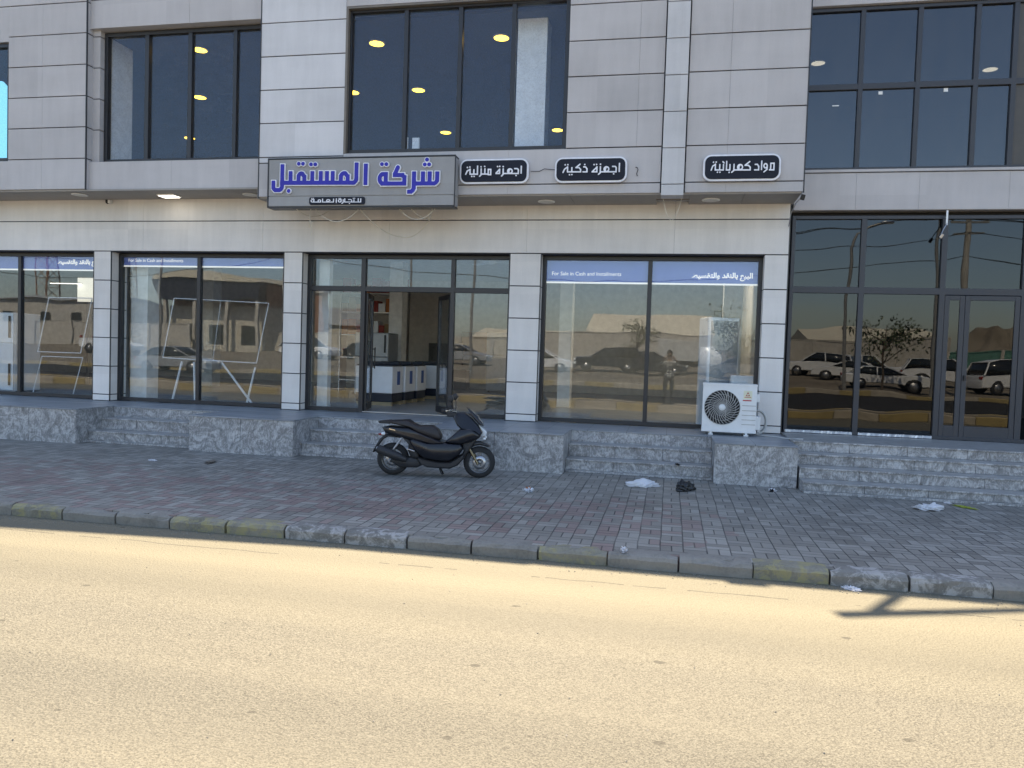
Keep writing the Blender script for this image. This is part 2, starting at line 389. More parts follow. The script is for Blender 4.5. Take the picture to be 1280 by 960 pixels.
# ------------------------------------------------------------------ setting: ground, roads, pavement, kerbs
def strip(name, y_z, x0, x1, mat, thick=0.0, kind='structure'):
    b = MB()
    n = len(y_z)
    v = [(x, y, z) for (y, z) in y_z for x in (x0, x1)]
    b.add(v, [(2*i, 2*i+1, 2*i+3, 2*i+2) for i in range(n-1)])
    o = b.build(name, mat); o['kind'] = kind
    return o
strip('ground', [(-900, 6), (-120, 1.6), (-60, 0.95), (-45, 0.75), (-32, 0.48), (-22, 0.16), (-18.2, 0.04), (-17.6, -0.14), (60, -0.14), (400, -0.14)], -700, 700, M['dirt'])
strip('road', [(0.45, -0.12), (6.8, -0.12)], -150, 150, M['road'])
strip('far_road', [(-15.3, -0.12), (-1.0, -0.12)], -150, 150, M['road_far'])
b = MB(); b.box(-150, 150, 6.80, 13.6, -0.13, 0.0); b.build('sidewalk', M['paver'])['kind'] = 'structure'
b = MB(); b.box(-150, 150, -0.85, 0.30, -0.13, 0.10); b.build('median', M['dirt'])['kind'] = 'structure'
b = MB(); b.box(-150, 150, -18.0, -15.6, -0.13, 0.05); b.build('far_sidewalk', M['dirt'])['kind'] = 'structure'
# near kerb: worn stones, 61 cm pitch, some painted yellow or white long ago
kb = MB()
tones = {-1: 2, 1: 2, 2: 0, 3: 1, 4: 1, 5: 1, 6: 0, 7: 1, 8: 0, 9: 0, 10: 0, 11: 1, 12: 2, 13: 0}
painted = {0: 1, 3: 1, 4: 1, 5: 2, 6: 2, 9: 1, 12: 1, 13: 2}
for i in range(-30, 34):
    x0 = -6.58 + i*0.612; x1 = x0 + 0.612 - random.uniform(0.010, 0.024)
    dz = random.uniform(-0.010, 0.008); dy = random.uniform(-0.012, 0.012)
    prof = [(6.725+dy, -0.14), (6.715+dy, -0.035+dz), (6.735+dy, -0.008+dz), (6.775+dy, 0.008+dz), (6.93, 0.006+dz), (6.93, -0.14)]
    n = len(prof); nx = 7
    vsx = []
    for q in range(nx):
        x = x0 + (x1-x0)*q/(nx-1)
        e = 0.012 if q in (0, nx-1) else 0
        for k_, (y, z) in enumerate(prof):
            j = random.uniform(-0.005, 0.005) if 0 < k_ < 4 else 0
            if random.random() < 0.05 and 0 < k_ < 4: j -= 0.02
            vsx.append((x, y + (e if k_ < 4 else 0) - j*0.6, z - (e*0.6 if 0 < k_ < 5 else 0) + j))
    fs = [(q*n+k_, q*n+(k_+1)%n, (q+1)*n+(k_+1)%n, (q+1)*n+k_) for q in range(nx-1) for k_ in range(n)]
    fs += [tuple(range(n)), tuple(range((nx-1)*n+n-1, (nx-1)*n-1, -1))]
    mi = painted.get(i, random.choice((0, 0, 1, 2)) if (i < -1 or i > 13) else 0)
    kb.add(vsx, fs, mi, False)
kb.build('kerb', [M['kerb'], M['kerb_y'], M['kerb_w']])['kind'] = 'structure'
def painted_kerb(name, y0, y1, z1, seg, ph):
    b = MB(); x = -110 + ph; i = 0
    while x < 110:
        b.box(x, x+seg-0.015, y0, y1, -0.13, z1, i % 2); x += seg; i += 1
    b.build(name, [M['med_y'], M['med_w']], bevel=0.02)['kind'] = 'structure'
painted_kerb('median_kerb', 0.30, 0.46, 0.13, 1.35, 0.35)
painted_kerb('median_back_kerb', -1.0, -0.85, 0.12, 1.35, 0.9)
painted_kerb('far_kerb', -15.6, -15.3, 0.10, 1.6, 0.0)
# grit washed along the gutter
g = MB()
for i in range(900):
    x = random.uniform(-9, 5); y = 6.70 - abs(random.gauss(0, 0.10)); r = random.uniform(0.002, 0.006)
    g.obox((x, y, -0.12+r*0.4), (r*2, r*1.6, r), (random.random(), random.random(), random.random()*3))
for i in range(160):
    x = random.uniform(-7, 5); y = random.uniform(2.6, 6.5); r = random.uniform(0.002, 0.005)
    g.obox((x, y, -0.12+r*0.4), (r*2, r*1.6, r), (random.random(), random.random(), random.random()*3))
g.build('gravel', M['kerb'])['kind'] = 'stuff'

# ------------------------------------------------------------------ shop building
shop = empty('shop_building', (-6, 12.8, 0), 0, 'wide grey panelled two storey shop building with an overhanging upper floor and glazed shop windows', 'building')
def at_shop(o):
    o.parent = shop; o.matrix_parent_inverse = Matrix.Translation((6, -12.8, 0)); return o
GAP = 0.0085
def clad(b, x0, x1, zs, y0, y1, xs=(), mi=0, gap=GAP):
    """cladding panels between the z lines, split at the x lines, with open joints"""
    XS = [x0] + [x for x in xs if x0 < x < x1] + [x1]
    for i in range(len(zs)-1):
        for j in range(len(XS)-1):
            g0 = 0.0010 if j > 0 else 0; g1 = 0.0010 if j < len(XS)-2 else 0
            dy = random.uniform(-0.0015, 0.0015)
            b.box(XS[j]+g0, XS[j+1]-g1, y0+dy, y1, zs[i]+gap, zs[i+1]-gap, mi)
LOWZ = [0.58, 0.70, 1.235, 1.775, 2.315, 2.855, 3.40]
cols = [(-25.0, -14.25), (-10.72, -10.36), (-6.82, -6.47), (-2.69, -2.17), (1.41, 1.77)]
b = MB()
for x0, x1 in cols:
    clad(b, x0, x1, LOWZ, 12.80, 13.25, xs=[-15.4, -16.8, -18.2, -19.6, -21, -22.4, -23.8])
clad(b, -25.0, 1.77, [3.40, 3.955, 4.42], 12.80, 13.25, xs=[-23.8, -22, -19.5, -17, -14.5, -12.0, -9.68, -7.25, -4.85, -2.42, 0.0])
at_shop(b.build('ground_floor_wall', [M['panel_low']], bevel=0.002))
b = MB()
for x0, x1 in cols: b.box(x0+0.01, x1-0.01, 12.815, 13.24, 0.585, 3.40)
b.box(-24.99, 1.76, 12.815, 13.24, 3.39, 4.40)
at_shop(b.build('wall_backing', M['joint']))

UPZ = [4.92, 5.46, 6.005, 6.55, 7.095, 7.64, 8.18]
# left front wall (with the far left window), recessed bay, pale column, right walls
b = MB()
clad(b, -11.86, -10.25, [4.38, 4.925, 5.475, 6.02, 6.565, 7.11, 7.65, 8.2, 8.8], 12.0, 12.24, xs=[-11.15])
clad(b, -25, -15.2, [4.38, 4.925, 5.475, 6.02, 6.565, 7.11, 7.65, 8.2, 8.8], 12.0, 12.24, xs=[-24+i*1.6 for i in range(6)])
clad(b, -15.2, -11.86, [4.38, 4.91], 12.0, 12.24, xs=[-13.5])
clad(b, -15.2, -11.86, [7.02, 7.65, 8.2, 8.8], 12.0, 12.24, xs=[-13.5])
clad(b, -10.25, -6.90, [4.37, 4.885], 12.085, 12.30, xs=[-8.6])
clad(b, -10.25, -6.90, [7.20, 7.70, 8.2], 12.085, 12.30, xs=[-8.3])
clad(b, -6.89, -5.385, [4.21, 4.775], 12.0, 12.24)
clad(b, -5.38, -0.245, [4.21, 4.37, 4.915], 12.0, 12.10, xs=[-2.6])
clad(b, -1.70, -0.245, [4.915, 5.46, 6.005, 6.545, 7.095, 7.64, 8.2], 12.0, 12.24, xs=[-0.62])
clad(b, -5.38, -1.70, [7.275, 7.75, 8.2], 12.0, 12.24, xs=[-3.5])
clad(b, 0.125, 1.82, [4.21, 4.37, 4.915, 5.46, 6.005, 6.555, 7.095, 7.64, 8.2], 12.0, 12.24, xs=[0.72])
at_shop(b.build('upper_wall', [M['panel']], bevel=0.002))
b = MB()
clad(b, -6.89, -5.385, [4.775, 4.87, 5.435, 5.985, 6.535, 7.085, 7.64, 8.2], 12.0, 12.24)
at_shop(b.build('pale_column', M['panel_pale'], bevel=0.002))
b = MB()
clad(b, -0.225, 0.105, [4.16, 4.33, 4.87, 5.41, 5.95, 6.49, 7.03, 7.58, 8.2], 11.93, 12.2, gap=0.006)
at_shop(b.build('pilaster', M['panel_mid'], bevel=0.003))
b = MB()   # dark carcass behind the joints, right return of the overhang, slab edges
for x0, x1, z0, z1, y in [(-11.85, -10.26, 4.39, 8.79, 12.02), (-25, -15.21, 4.39, 8.79, 12.02), (-15.2, -11.87, 4.39, 4.90, 12.02), (-15.2, -11.87, 7.03, 8.79, 12.02),
                       (-10.24, -6.91, 4.38, 4.88, 12.105), (-10.24, -6.91, 7.21, 8.2, 12.105), (-6.885, -5.39, 4.22, 8.19, 12.02), (-5.37, -0.255, 4.22, 4.91, 12.02),
                       (-1.69, -0.255, 4.92, 8.19, 12.02), (-5.37, -1.71, 7.29, 8.19, 12.02), (-0.24, 0.12, 4.22, 8.19, 12.02), (0.135, 1.80, 4.22, 8.19, 12.02)]:
    b.box(x0, x1, y, 12.23 if y < 12.1 else 12.29, z0, z1)
at_shop(b.build('cladding_carcass', M['joint']))
b = MB(); clad(b, 12.24, 13.1, [4.21, 4.92, 5.46, 6.005, 6.55, 7.095, 8.2], 0, 0.02)   # side panels, turned below
sv = [(1.80+0.02*(1 if y > 0.01 else 0), x, z) for x, y, z in b.v]; b.v = sv
at_shop(b.build('side_wall', M['panel']))
for x, y, z0, z1 in ((1.822, 11.998, 4.20, 8.2), (-10.248, 11.998, 4.375, 8.8), (-6.895, 11.998, 4.20, 8.2)):
    b = MB(); b.box(x-0.009, x+0.009, y-0.004, y+0.02, z0, z1); at_shop(b.build('corner_trim', M['frame']))
for x in (-10.355, -6.465, -2.165, -2.695, -6.825, -10.725, 1.768):
    b = MB(); b.box(x-0.008, x+0.008, 12.797, 12.815, 0.578, 3.398 if x < 1.7 else 4.19); at_shop(b.build('corner_trim', M['frame']))
# soffit of the overhang
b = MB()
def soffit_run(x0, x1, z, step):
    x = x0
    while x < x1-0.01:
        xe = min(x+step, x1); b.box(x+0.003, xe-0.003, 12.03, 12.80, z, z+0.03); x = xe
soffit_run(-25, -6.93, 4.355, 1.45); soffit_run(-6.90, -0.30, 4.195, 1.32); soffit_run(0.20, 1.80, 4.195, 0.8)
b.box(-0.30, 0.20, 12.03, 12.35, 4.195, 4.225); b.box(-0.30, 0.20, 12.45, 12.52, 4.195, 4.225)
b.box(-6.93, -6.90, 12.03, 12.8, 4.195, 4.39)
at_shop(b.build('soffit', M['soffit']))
b = MB(); b.box(-0.32, 0.22, 12.3, 12.8, 4.30, 4.31); b.box(-0.32, 0.22, 12.535, 12.60, 4.21, 4.23)
at_shop(b.build('soffit_hatch', M['joint']))
# body: roof, parapet, back and side walls, floors and ceilings, inner walls
b = MB()
b.box(-25, -7.6, 12.1, 26, 8.2, 8.8); b.prism([(-7.59, 8.21), (-3.0, 8.21), (-7.59, 8.79)], 'XZ', 12.03, 12.3); b.box(-7.59, 1.8, 12.1, 26, 7.9, 8.2)
b.box(-4.6, -1.9, 12.02, 12.3, 8.2, 8.27); b.box(-1.9, 1.82, 12.02, 12.3, 8.2, 8.215)
b.box(-25.2, -25, 12.0, 26, 0, 8.8); b.box(-25, 1.8, 26, 26.2, 0, 8.2); 
at_shop(b.build('roof', M['panel']))
b = MB()
b.box(-24.9, 1.7, 13.3, 24.0, 3.98, 4.02); b.box(-24.9, 1.6, 24.0, 24.1, 0.5, 3.98); b.box(1.60, 1.66, 13.28, 24, 0.5, 3.98); b.box(-24.9, -24.8, 13.3, 24, 0.5, 3.98)
b.box(-24.9, 1.7, 13.251, 13.3, 3.40, 3.98)
at_shop(b.build('showroom_shell', M['wall_in']))
b = MB(); b.box(-24.9, 1.6, 13.0, 24, 0.50, 0.574)
tf = NT('showroom_floor'); kk = tf.noise(0.8, 4)
at_shop(b.build('showroom_floor', tf.fin(tf.ramp(kk, [(0.3, (0.33, 0.35, 0.37)), (0.7, (0.43, 0.45, 0.46))]), 0.22, 0, 0.5)))
b = MB()
for x0, x1, y0, y1 in [(-7.15, -6.80, 19.0, 19.4), (-2.42, -2.14, 17.0, 17.35), (1.02, 1.38, 16.0, 16.4), (-10.34, -9.98, 13.35, 13.7), (-12.6, -12.2, 19, 19.4), (-6.40, -6.2, 13.35, 13.5)]:
    b = MB(); b.box(x0, x1, y0, y1, 0.574, 3.98); at_shop(b.build('interior_column', M['white']))
b = MB()   # upper rooms
b.box(-24.9, 1.7, 12.31, 24, 4.60, 4.75); at_shop(b.build('upper_room_floor', M['white'])); b = MB()
b.box(-24.9, 1.7, 12.40, 24.0, 7.22, 7.28);  b.box(-24.9, 1.7, 22.0, 22.1, 4.75, 7.6); b.box(1.62, 1.68, 12.4, 22, 4.75, 7.6)
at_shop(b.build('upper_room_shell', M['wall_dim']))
b = MB()
for q, nm in (((-10.30, -10.18, 12.38, 13.1, 4.75, 7.21), 'upper_room_partition'), ((-2.65, -2.16, 12.65, 13.05, 4.75, 7.21), 'upper_room_column'), ((-9.3, -8.9, 12.9, 12.95, 4.75, 5.06), 'upper_room_panel'),
          ((-7.16, -6.98, 12.75, 12.8, 4.75, 5.42), 'upper_room_panel'), ((-4.62, -4.53, 12.7, 12.75, 4.75, 5.35), 'upper_room_panel'), ((-4.46, -4.34, 12.75, 12.8, 4.75, 5.35), 'upper_room_panel')):
    b = MB(); b.box(*q); at_shop(b.build(nm, M['white']))

FRW = 0.065
def window(parent_fix, x0, x1, z0, z1, Y, rects, name='window', mat='frame', gmat='glass_shop', fr=FRW, bars=(), tilt=0.0, depth=0.10, sills=None):
    """dark frame round x0..x1, z0..z1 plus bars; one pane per rect (sub-part)"""
    b = MB()
    b.box(x0, x0+fr, Y-depth/2, Y+depth/2, z0, z1); b.box(x1-fr, x1, Y-depth/2, Y+depth/2, z0, z1)
    b.box(x0+fr, x1-fr, Y-depth/2, Y+depth/2, z1-fr, z1)
    for sx0, sx1 in (sills or [(x0+fr, x1-fr)]): b.box(sx0, sx1, Y-depth/2, Y+depth/2, z0, z0+fr)
    for k_, (bx0, bx1, bz0, bz1) in enumerate(bars): b.box(bx0, bx1, Y-depth/2+0.004+0.0007*k_, Y+depth/2-0.004-0.0007*k_, bz0, bz1)
    w = b.build(name, M[mat], bevel=0.004); parent_fix(w)
    for i, (px0, px1, pz0, pz1) in enumerate(rects):
        p = MB(); zc = (pz0+pz1)/2; t_ = tilt + random.uniform(-0.0007, 0.0007); tx = random.uniform(-0.0008, 0.0008)
        c = [(px0, pz0), (px1, pz0), (px1, pz1), (px0, pz1)]
        vv = [(x, Y - t_*(z-zc) + tx*(x-(px0+px1)/2) + d, z) for d in (0, 0.010) for x, z in c]
        p.add(vv, [(0,1,2,3),(7,6,5,4),(0,4,5,1),(1,5,6,2),(2,6,7,3),(3,7,4,0)])
        q = p.build('pane', M[gmat]); q.parent = w
    return w
T = 0.0044
G = 13.06
f = FRW
def two_pane(x0, x1, xm, z0=0.585, z1=3.385):
    return window(at_shop, x0, x1, z0, z1, G, [(x0+f, xm-0.035, z0+f, z1-f), (xm+0.035, x1-f, z0+f, z1-f)], bars=[(xm-0.035, xm+0.035, z0+f, z1-f)], tilt=T)
winA = two_pane(-14.25, -10.72, -12.58)
winB = two_pane(-10.36, -6.82, -8.66)
winC = two_pane(-2.17, 1.41, -0.37)
# door bay: side lights, transoms, two glazed leaves standing open inwards
zt0, zt1 = 2.74, 2.83
bay = window(at_shop, -6.47, -2.69, 0.585, 3.385, G,
             [(-6.405, -5.44, 0.65, zt0), (-3.71, -2.755, 0.65, zt0), (-6.405, -5.44, zt1, 3.32), (-5.36, -3.78, zt1, 3.32), (-3.71, -2.755, zt1, 3.32)],
             name='door_bay', bars=[(-5.44, -5.36, 0.585, 3.32), (-3.78, -3.71, 0.585, 3.32), (-6.405, -5.44, zt0, zt1), (-5.36, -3.78, zt0, zt1), (-3.71, -2.755, zt0, zt1)], tilt=T, sills=[(-6.405, -5.441), (-3.709, -2.755)])
def leaf(hx, ang, side):
    b = MB(); L, z0, z1, s = 0.78, 0.60, 2.72, 0.075
    b.box(0, s, -0.025, 0.025, z0, z1); b.box(L-s, L, -0.025, 0.025, z0, z1); b.box(s, L-s, -0.025, 0.025, z0, z0+0.12); b.box(s, L-s, -0.025, 0.025, z1-s, z1)
    o = b.build('door_leaf', M['frame'], bevel=0.004); at_shop(o)
    p = MB(); p.box(s, L-s, -0.006, 0.006, z0+0.12, z1-s); p.build('pane', M['glass_shop']).parent = o
    h = MB(); h.tube([(L-0.05, -0.07, 1.35), (L-0.05, -0.07, 1.75)], 0.012); h.box(L-0.06, L-0.04, -0.07, -0.02, 1.37, 1.39); h.box(L-0.06, L-0.04, -0.07, -0.02, 1.71, 1.73)
    h.build('handle', M['black_pl']).parent = o
    o.matrix_parent_inverse = Matrix.Translation((6, -12.8, 0))
    o.location = (hx, G+0.05, 0); o.rotation_euler = (0, 0, ang)
leaf(-5.36, R(104), 1); leaf(-3.79, R(180-58), -1)
b = MB(); b.box(-5.36, -3.78, G-0.05, G+0.05, 0.586, 0.600); at_shop(b.build('threshold', M['steel']))

# printed blue header band and white line on the shop glass, with its lettering
M['band'] = None
t = NT('blue_header_film')
tr = t.new('ShaderNodeBsdfTransparent'); tr.inputs[0].default_value = (0.62, 0.70, 0.9, 1)
df = t.b; df.inputs['Base Color'].default_value = (0.17, 0.24, 0.66, 1); df.inputs['Roughness'].default_value = 0.5
mx = t.new('ShaderNodeMixShader'); mx.inputs[0].default_value = 0.93
t.l.new(tr.outputs[0], mx.inputs[1]); t.l.new(df.outputs[0], mx.inputs[2]); t.l.new(mx.outputs[0], t.out.inputs[0]); M['band'] = t.mat
M['letter_white'] = emit('glowing_white_print', (0.9, 0.95, 1.0), 0.12)  # faint glow put into the printed white, no lamp behind it
AR = {'ا':(0xFE8D,0xFE8E),'ل':(0xFEDD,0xFEDE,0xFEDF,0xFEE0),'ب':(0xFE8F,0xFE90,0xFE91,0xFE92),'ي':(0xFEF1,0xFEF2,0xFEF3,0xFEF4),'ع':(0xFEC9,0xFECA,0xFECB,0xFECC),
      'ن':(0xFEE5,0xFEE6,0xFEE7,0xFEE8),'ق':(0xFED5,0xFED6,0xFED7,0xFED8),'د':(0xFEA9,0xFEAA),'و':(0xFEED,0xFEEE),'ت':(0xFE95,0xFE96,0xFE97,0xFE98),'س':(0xFEB1,0xFEB2,0xFEB3,0xFEB4),'ط':(0xFEC1,0xFEC2,0xFEC3,0xFEC4)}
def shape_ar(s):
    out = []
    for i, ch in enumerate(s):
        if ch not in AR: out.append(ch); continue
        fo = AR[ch]; prev = i > 0 and s[i-1] in AR and len(AR[s[i-1]]) == 4; nxt = i+1 < len(s) and s[i+1] in AR and len(fo) == 4
        out.append(chr(fo[(3 if nxt else 1) if prev else (2 if nxt else 0)]))
    return ''.join(reversed(out))
def text_mesh(name, s, size, loc, mat, parent=None, align='LEFT', extrude=0.002, bold=0.0):
    c = bpy.data.curves.new(name, 'FONT'); c.body = s; c.size = size; c.align_x = align; c.extrude = extrude; c.offset = bold; c.resolution_u = 3
    o = bpy.data.objects.new(name, c); col.objects.link(o)
    dg = bpy.context.evaluated_depsgraph_get(); dg.update()
    me = bpy.data.meshes.new_from_object(o.evaluated_get(dg))
    bpy.data.objects.remove(o); bpy.data.curves.remove(c)
    me.transform(Matrix.Translation(loc) @ Matrix.Rotation(R(90), 4, 'X')); me.name = name
    me.materials.clear(); me.materials.append(mat)
    q = bpy.data.objects.new(name, me); col.objects.link(q)
    if parent: q.parent = parent
    return q
arab = shape_ar('البيع بالنقد والتقسيط')
YB = G+0.016
for w, zb, panes in ((winA, 3.06, [(-14.185, -12.615), (-12.545, -10.785)]), (winB, 3.15, [(-10.295, -8.695), (-8.625, -6.885)]), (winC, 2.945, [(-2.105, -0.405), (-0.335, 1.345)])):
    b = MB(); l = MB()
    for x0, x1 in panes:
        b.box(x0, x1, YB, YB+0.004, zb+0.02, 3.32); l.box(x0, x1, YB-0.002, YB+0.006, zb-0.01, zb+0.018)
    b.build('header_band', M['band']).parent = w; l.build('white_line', M['letter_white']).parent = w
text_mesh('lettering', 'For Sale in Cash and Installments', 0.088, (-2.02, YB-0.004, 3.07), M['letter_white'], winC)
text_mesh('lettering', arab, 0.115, (1.27, YB-0.004, 3.055), M['letter_white'], winC, 'RIGHT', bold=0.004)
text_mesh('lettering', 'For Sale in Cash and Installments', 0.088, (-10.2, YB-0.004, 3.235), M['letter_white'], winB)
text_mesh('lettering', arab, 0.115, (-10.80, YB-0.004, 3.185), M['letter_white'], winA, 'RIGHT', bold=0.004)

# upper windows
wl_ = window(at_shop, -10.10, -6.90, 4.895, 7.19, 12.31, [(-10.03, -9.29, 4.965, 7.12), (-9.21, -8.44, 4.965, 7.12), (-8.36, -7.57, 4.965, 7.12), (-7.50, -6.96, 4.965, 7.12)],
       gmat='glass_film', bars=[(-9.29, -9.21, 4.96, 7.125), (-8.44, -8.36, 4.96, 7.125), (-7.57, -7.50, 4.96, 7.125)])
wm_ = window(at_shop, -5.38, -1.71, 4.92, 7.27, 12.13, [(-5.31, -4.415, 4.985, 7.2), (-4.345, -3.505, 4.985, 7.2), (-3.435, -2.635, 4.985, 7.2), (-2.565, -1.775, 4.985, 7.2)],
       gmat='glass_film', bars=[(-4.415, -4.345, 4.98, 7.205), (-3.505, -3.435, 4.98, 7.205), (-2.635, -2.565, 4.98, 7.205)])
M['sky_glow'] = emit('cyan_sky_glow', (0.17, 0.66, 1.0), 0.27)
M['sky_glow'].node_tree.nodes['Principled BSDF'].inputs['Base Color'].default_value = (0.05, 0.25, 0.4, 1)
wf_ = window(at_shop, -15.2, -11.87, 4.91, 7.02, 12.10, [(-15.13, -13.6, 4.975, 6.955), (-13.53, -11.94, 4.975, 6.955)], gmat='glass_film', bars=[(-13.6, -13.53, 4.975, 6.955)])
b = MB(); b.prism([(-15.1, 4.98), (-11.93, 4.98), (-11.93, 6.10), (-12.3, 6.45), (-15.1, 6.45)], 'XZ', 12.30, 12.34); b.build('sky_glow_panel', M['sky_glow']).parent = wf_  # added glowing panel, stands in for bright sky seen in this window
# jamb on the left of the recessed bay
b = MB()
z_ = [4.37, 4.885, 5.46, 6.005, 6.55, 7.095, 7.65, 8.2]
for i in range(len(z_)-1): b.box(-10.25, -10.105, 12.16, 12.36, z_[i]+GAP, z_[i+1]-GAP)
at_shop(b.build('window_jamb', M['panel']))
b = MB()   # slim metal reveal round the middle upper window
b.box(-5.384, -5.345, 12.0, 12.08, 4.915, 7.275); b.box(-5.345, -1.70, 12.0, 12.08, 7.245, 7.275)
M['bronze'] = plain('bronze_trim', (0.17, 0.145, 0.12), 0.5)
at_shop(b.build('window_reveal', M['bronze']))

# ------------------------------------------------------------------ dark glass building on the right
dkb = empty('glass_fronted_building', (6, 13, 0), 0, 'dark tinted glass fronted building adjoining the shop on the right, with a glazed door', 'building')
def at_dk(o):
    o.parent = dkb; o.matrix_parent_inverse = Matrix.Translation((-6, -13, 0)); return o
b = MB()
clad(b, 1.83, 14, [4.115, 4.70], 12.95, 13.2, xs=[2.74, 3.65, 4.9, 6.2, 7.6, 9.0, 10.4])
at_dk(b.build('spandrel', M['panel'], bevel=0.002))
b = MB()
clad(b, 1.83, 14, [7.27, 7.8, 8.4, 9.62], 12.95, 13.2, xs=[3.65, 5.4, 7.2, 9.0, 10.4])
b.box(0.7, 1.829, 12.96, 13.19, 8.201, 9.61)  # unseen return over the shop roof, added to block a strip of sunlight
at_dk(b.build('parapet', M['panel'], bevel=0.002))
b = MB(); b.box(1.84, 13.9, 12.965, 13.19, 4.12, 4.69); b.box(1.84, 13.9, 12.965, 13.19, 7.28, 9.60); b.box(1.84, 14, 12.93, 13.05, 4.705, 4.745)
b.box(1.8, 14, 13.2, 26, 8.7, 9.0); b.box(14, 14.2, 12.95, 26, 0, 9.0); b.box(1.8, 14.0, 26, 26.2, 0, 8.7)
at_dk(b.build('roof', M['panel']))
b = MB()
b.box(1.83, 14, 13.21, 20, 4.05, 4.70); b.box(1.83, 14, 13.21, 20, 7.6, 7.7); b.box(1.83, 14, 20, 20.1, 0.6, 7.6); b.box(1.78, 1.825, 13.12, 20, 0.0, 8.7); b.box(1.83, 14, 13.0, 20, 0.0, 0.596)
at_dk(b.build('dark_rooms', M['dark_in']))
mull = [2.0, 2.745, 3.57, 4.38, 5.2, 6.0, 6.8, 7.6]
rects = []; bars = []
allx = mull + [8.4]
xprev = 1.86
mull = [2.0, 2.745, 3.57, 4.38, 4.90]
for x in mull[1:]:
    for z0, z1 in ((4.80, 6.00), (6.09, 7.20)): rects.append((xprev+0.0, x-0.035, z0, z1))
    bars.append((x-0.035, x+0.035, 4.75, 7.25)); xprev = x+0.035
bars.append((1.83, 8.4, 6.0, 6.09)); bars += [(x-0.03, x+0.03, 4.75, 7.25) for x in (5.9, 6.9, 7.7)]
window(at_dk, 1.83, 8.44, 4.745, 7.26, 13.06, rects, name='curtain_wall', mat='frame_grey', gmat='glass_dark_up', fr=0.05, bars=bars)
b = MB(); b.box(4.94, 8.4, 13.05, 13.09, 4.80, 7.2); at_dk(b.build('brown_panel', plain('brown_composite_panel', (0.075, 0.068, 0.060), 0.5)))
rects = [(1.86, 2.865, 2.93, 3.99), (2.945, 4.03, 2.93, 3.99), (4.11, 5.17, 2.93, 3.99), (1.86, 2.865, 0.66, 2.83), (2.945, 4.03, 0.66, 2.83), (5.40, 6.9, 0.66, 2.83), (5.26, 6.9, 2.93, 3.99)]
bars = [(2.865, 2.945, 0.64, 4.0), (4.03, 4.11, 0.60, 4.0), (5.17, 5.26, 0.60, 4.0), (1.83, 6.9, 2.83, 2.93)]
low = window(at_dk, 1.83, 6.95, 0.598, 4.045, 13.06, rects, name='shop_front', mat='frame_grey', gmat='glass_dark', fr=0.055, bars=bars, tilt=T)
def sash(x0, x1, name):
    s = 0.07
    b = MB(); Y0, Y1 = 13.02, 13.085
    b.box(x0, x0+s, Y0, Y1, 0.606, 2.822); b.box(x1-s, x1, Y0, Y1, 0.606, 2.822); b.box(x0+s, x1-s, Y0, Y1, 0.606, 0.82); b.box(x0+s, x1-s, Y0, Y1, 2.75, 2.822)
    o = b.build(name, M['frame_grey'], bevel=0.004); at_dk(o)
    p = MB(); zc = 1.8
    vv = [(x, 13.04 - T*(z-zc) + d, z) for d in (0, 0.01) for x, z in ((x0+s, 0.82), (x1-s, 0.82), (x1-s, 2.75), (x0+s, 2.75))]
    p.add(vv, [(0,1,2,3),(7,6,5,4),(0,4,5,1),(1,5,6,2),(2,6,7,3),(3,7,4,0)]); p.build('pane', M['glass_dark']).parent = o
    return o
sash(4.115, 4.40, 'door_sidelight'); dr = sash(4.405, 5.165, 'glazed_door')
b = MB(); b.box(4.43, 4.455, 12.985, 13.02, 1.52, 1.60); b.build('handle', M['black_pl']).parent = dr
b = MB()   # crinkled silver foil along the foot of the fixed panes
for x0, x1 in ((1.85, 2.86), (2.95, 4.02)):
    n = 60; vv = []
    for i in range(n+1):
        x = x0+(x1-x0)*i/n
        vv += [(x, 13.0-random.uniform(0.0, 0.012), 0.606), (x, 12.995-random.uniform(0.0, 0.016), 0.645+random.uniform(-0.006, 0.006)), (x, 13.004, 0.645)]
    b.add(vv, [q for i in range(n) for q in ((3*i, 3*i+3, 3*i+4, 3*i+1), (3*i+1, 3*i+4, 3*i+5, 3*i+2))])
M['foil'] = plain('silver_foil', (0.8, 0.82, 0.85), 0.35, 0.6)
at_dk(b.build('foil_strip', M['foil']))
for (x, z, w, h_) in ((3.02, 5.92, 0.06, 0.05), (3.95, 5.93, 0.06, 0.055), (2.35, 5.76, 0.10, 0.016), (3.55, 5.55, 0.02, 0.08)):
    b = MB(); b.box(x, x+w, 13.052, 13.0545, z, z+h_); b.build('sticker_residue', M['white']).parent = bpy.data.objects['curtain_wall']

# ------------------------------------------------------------------ stone plinth with its flights of steps
pl = empty('stone_plinth', (-4, 11.5, 0), 0, 'raised grey veined stone platform with flights of steps along the shop front', 'platform')
def at_pl(o):
    o.parent = pl; o.matrix_parent_inverse = Matrix.Translation((4, -11.5, 0)); return o
PT = 0.575
flights = [(-9.55, -7.47), (-5.67, -3.50), (-1.45, 0.66)]
blocks = [(-25, -9.55), (-7.47, -5.67), (-3.50, -1.45), (0.66, 1.76)]
for x0, x1 in blocks:
    b = MB(); n = max(1, round((x1-x0)/0.9))
    for i in range(n): b.box(x0+(x1-x0)*i/n+0.0025, x0+(x1-x0)*(i+1)/n-0.0025, 11.03+random.uniform(-0.002, 0.002), 12.2, 0, PT-0.022)
    at_pl(b.build('plinth_block', M['stone'], bevel=0.004))
b = MB()
for x0, x1 in blocks: b.box(x0-0.004, x1+0.004, 11.015, 12.35, PT-0.021, PT)
b.box(-25, 1.765, 12.351, 13.01, PT-0.021, PT)
for x0, x1 in flights: b.box(x0+0.005, x1-0.005, 11.90, 12.35, PT-0.021, PT)
at_pl(b.build('platform_paving', M['tile_top'], bevel=0.003))
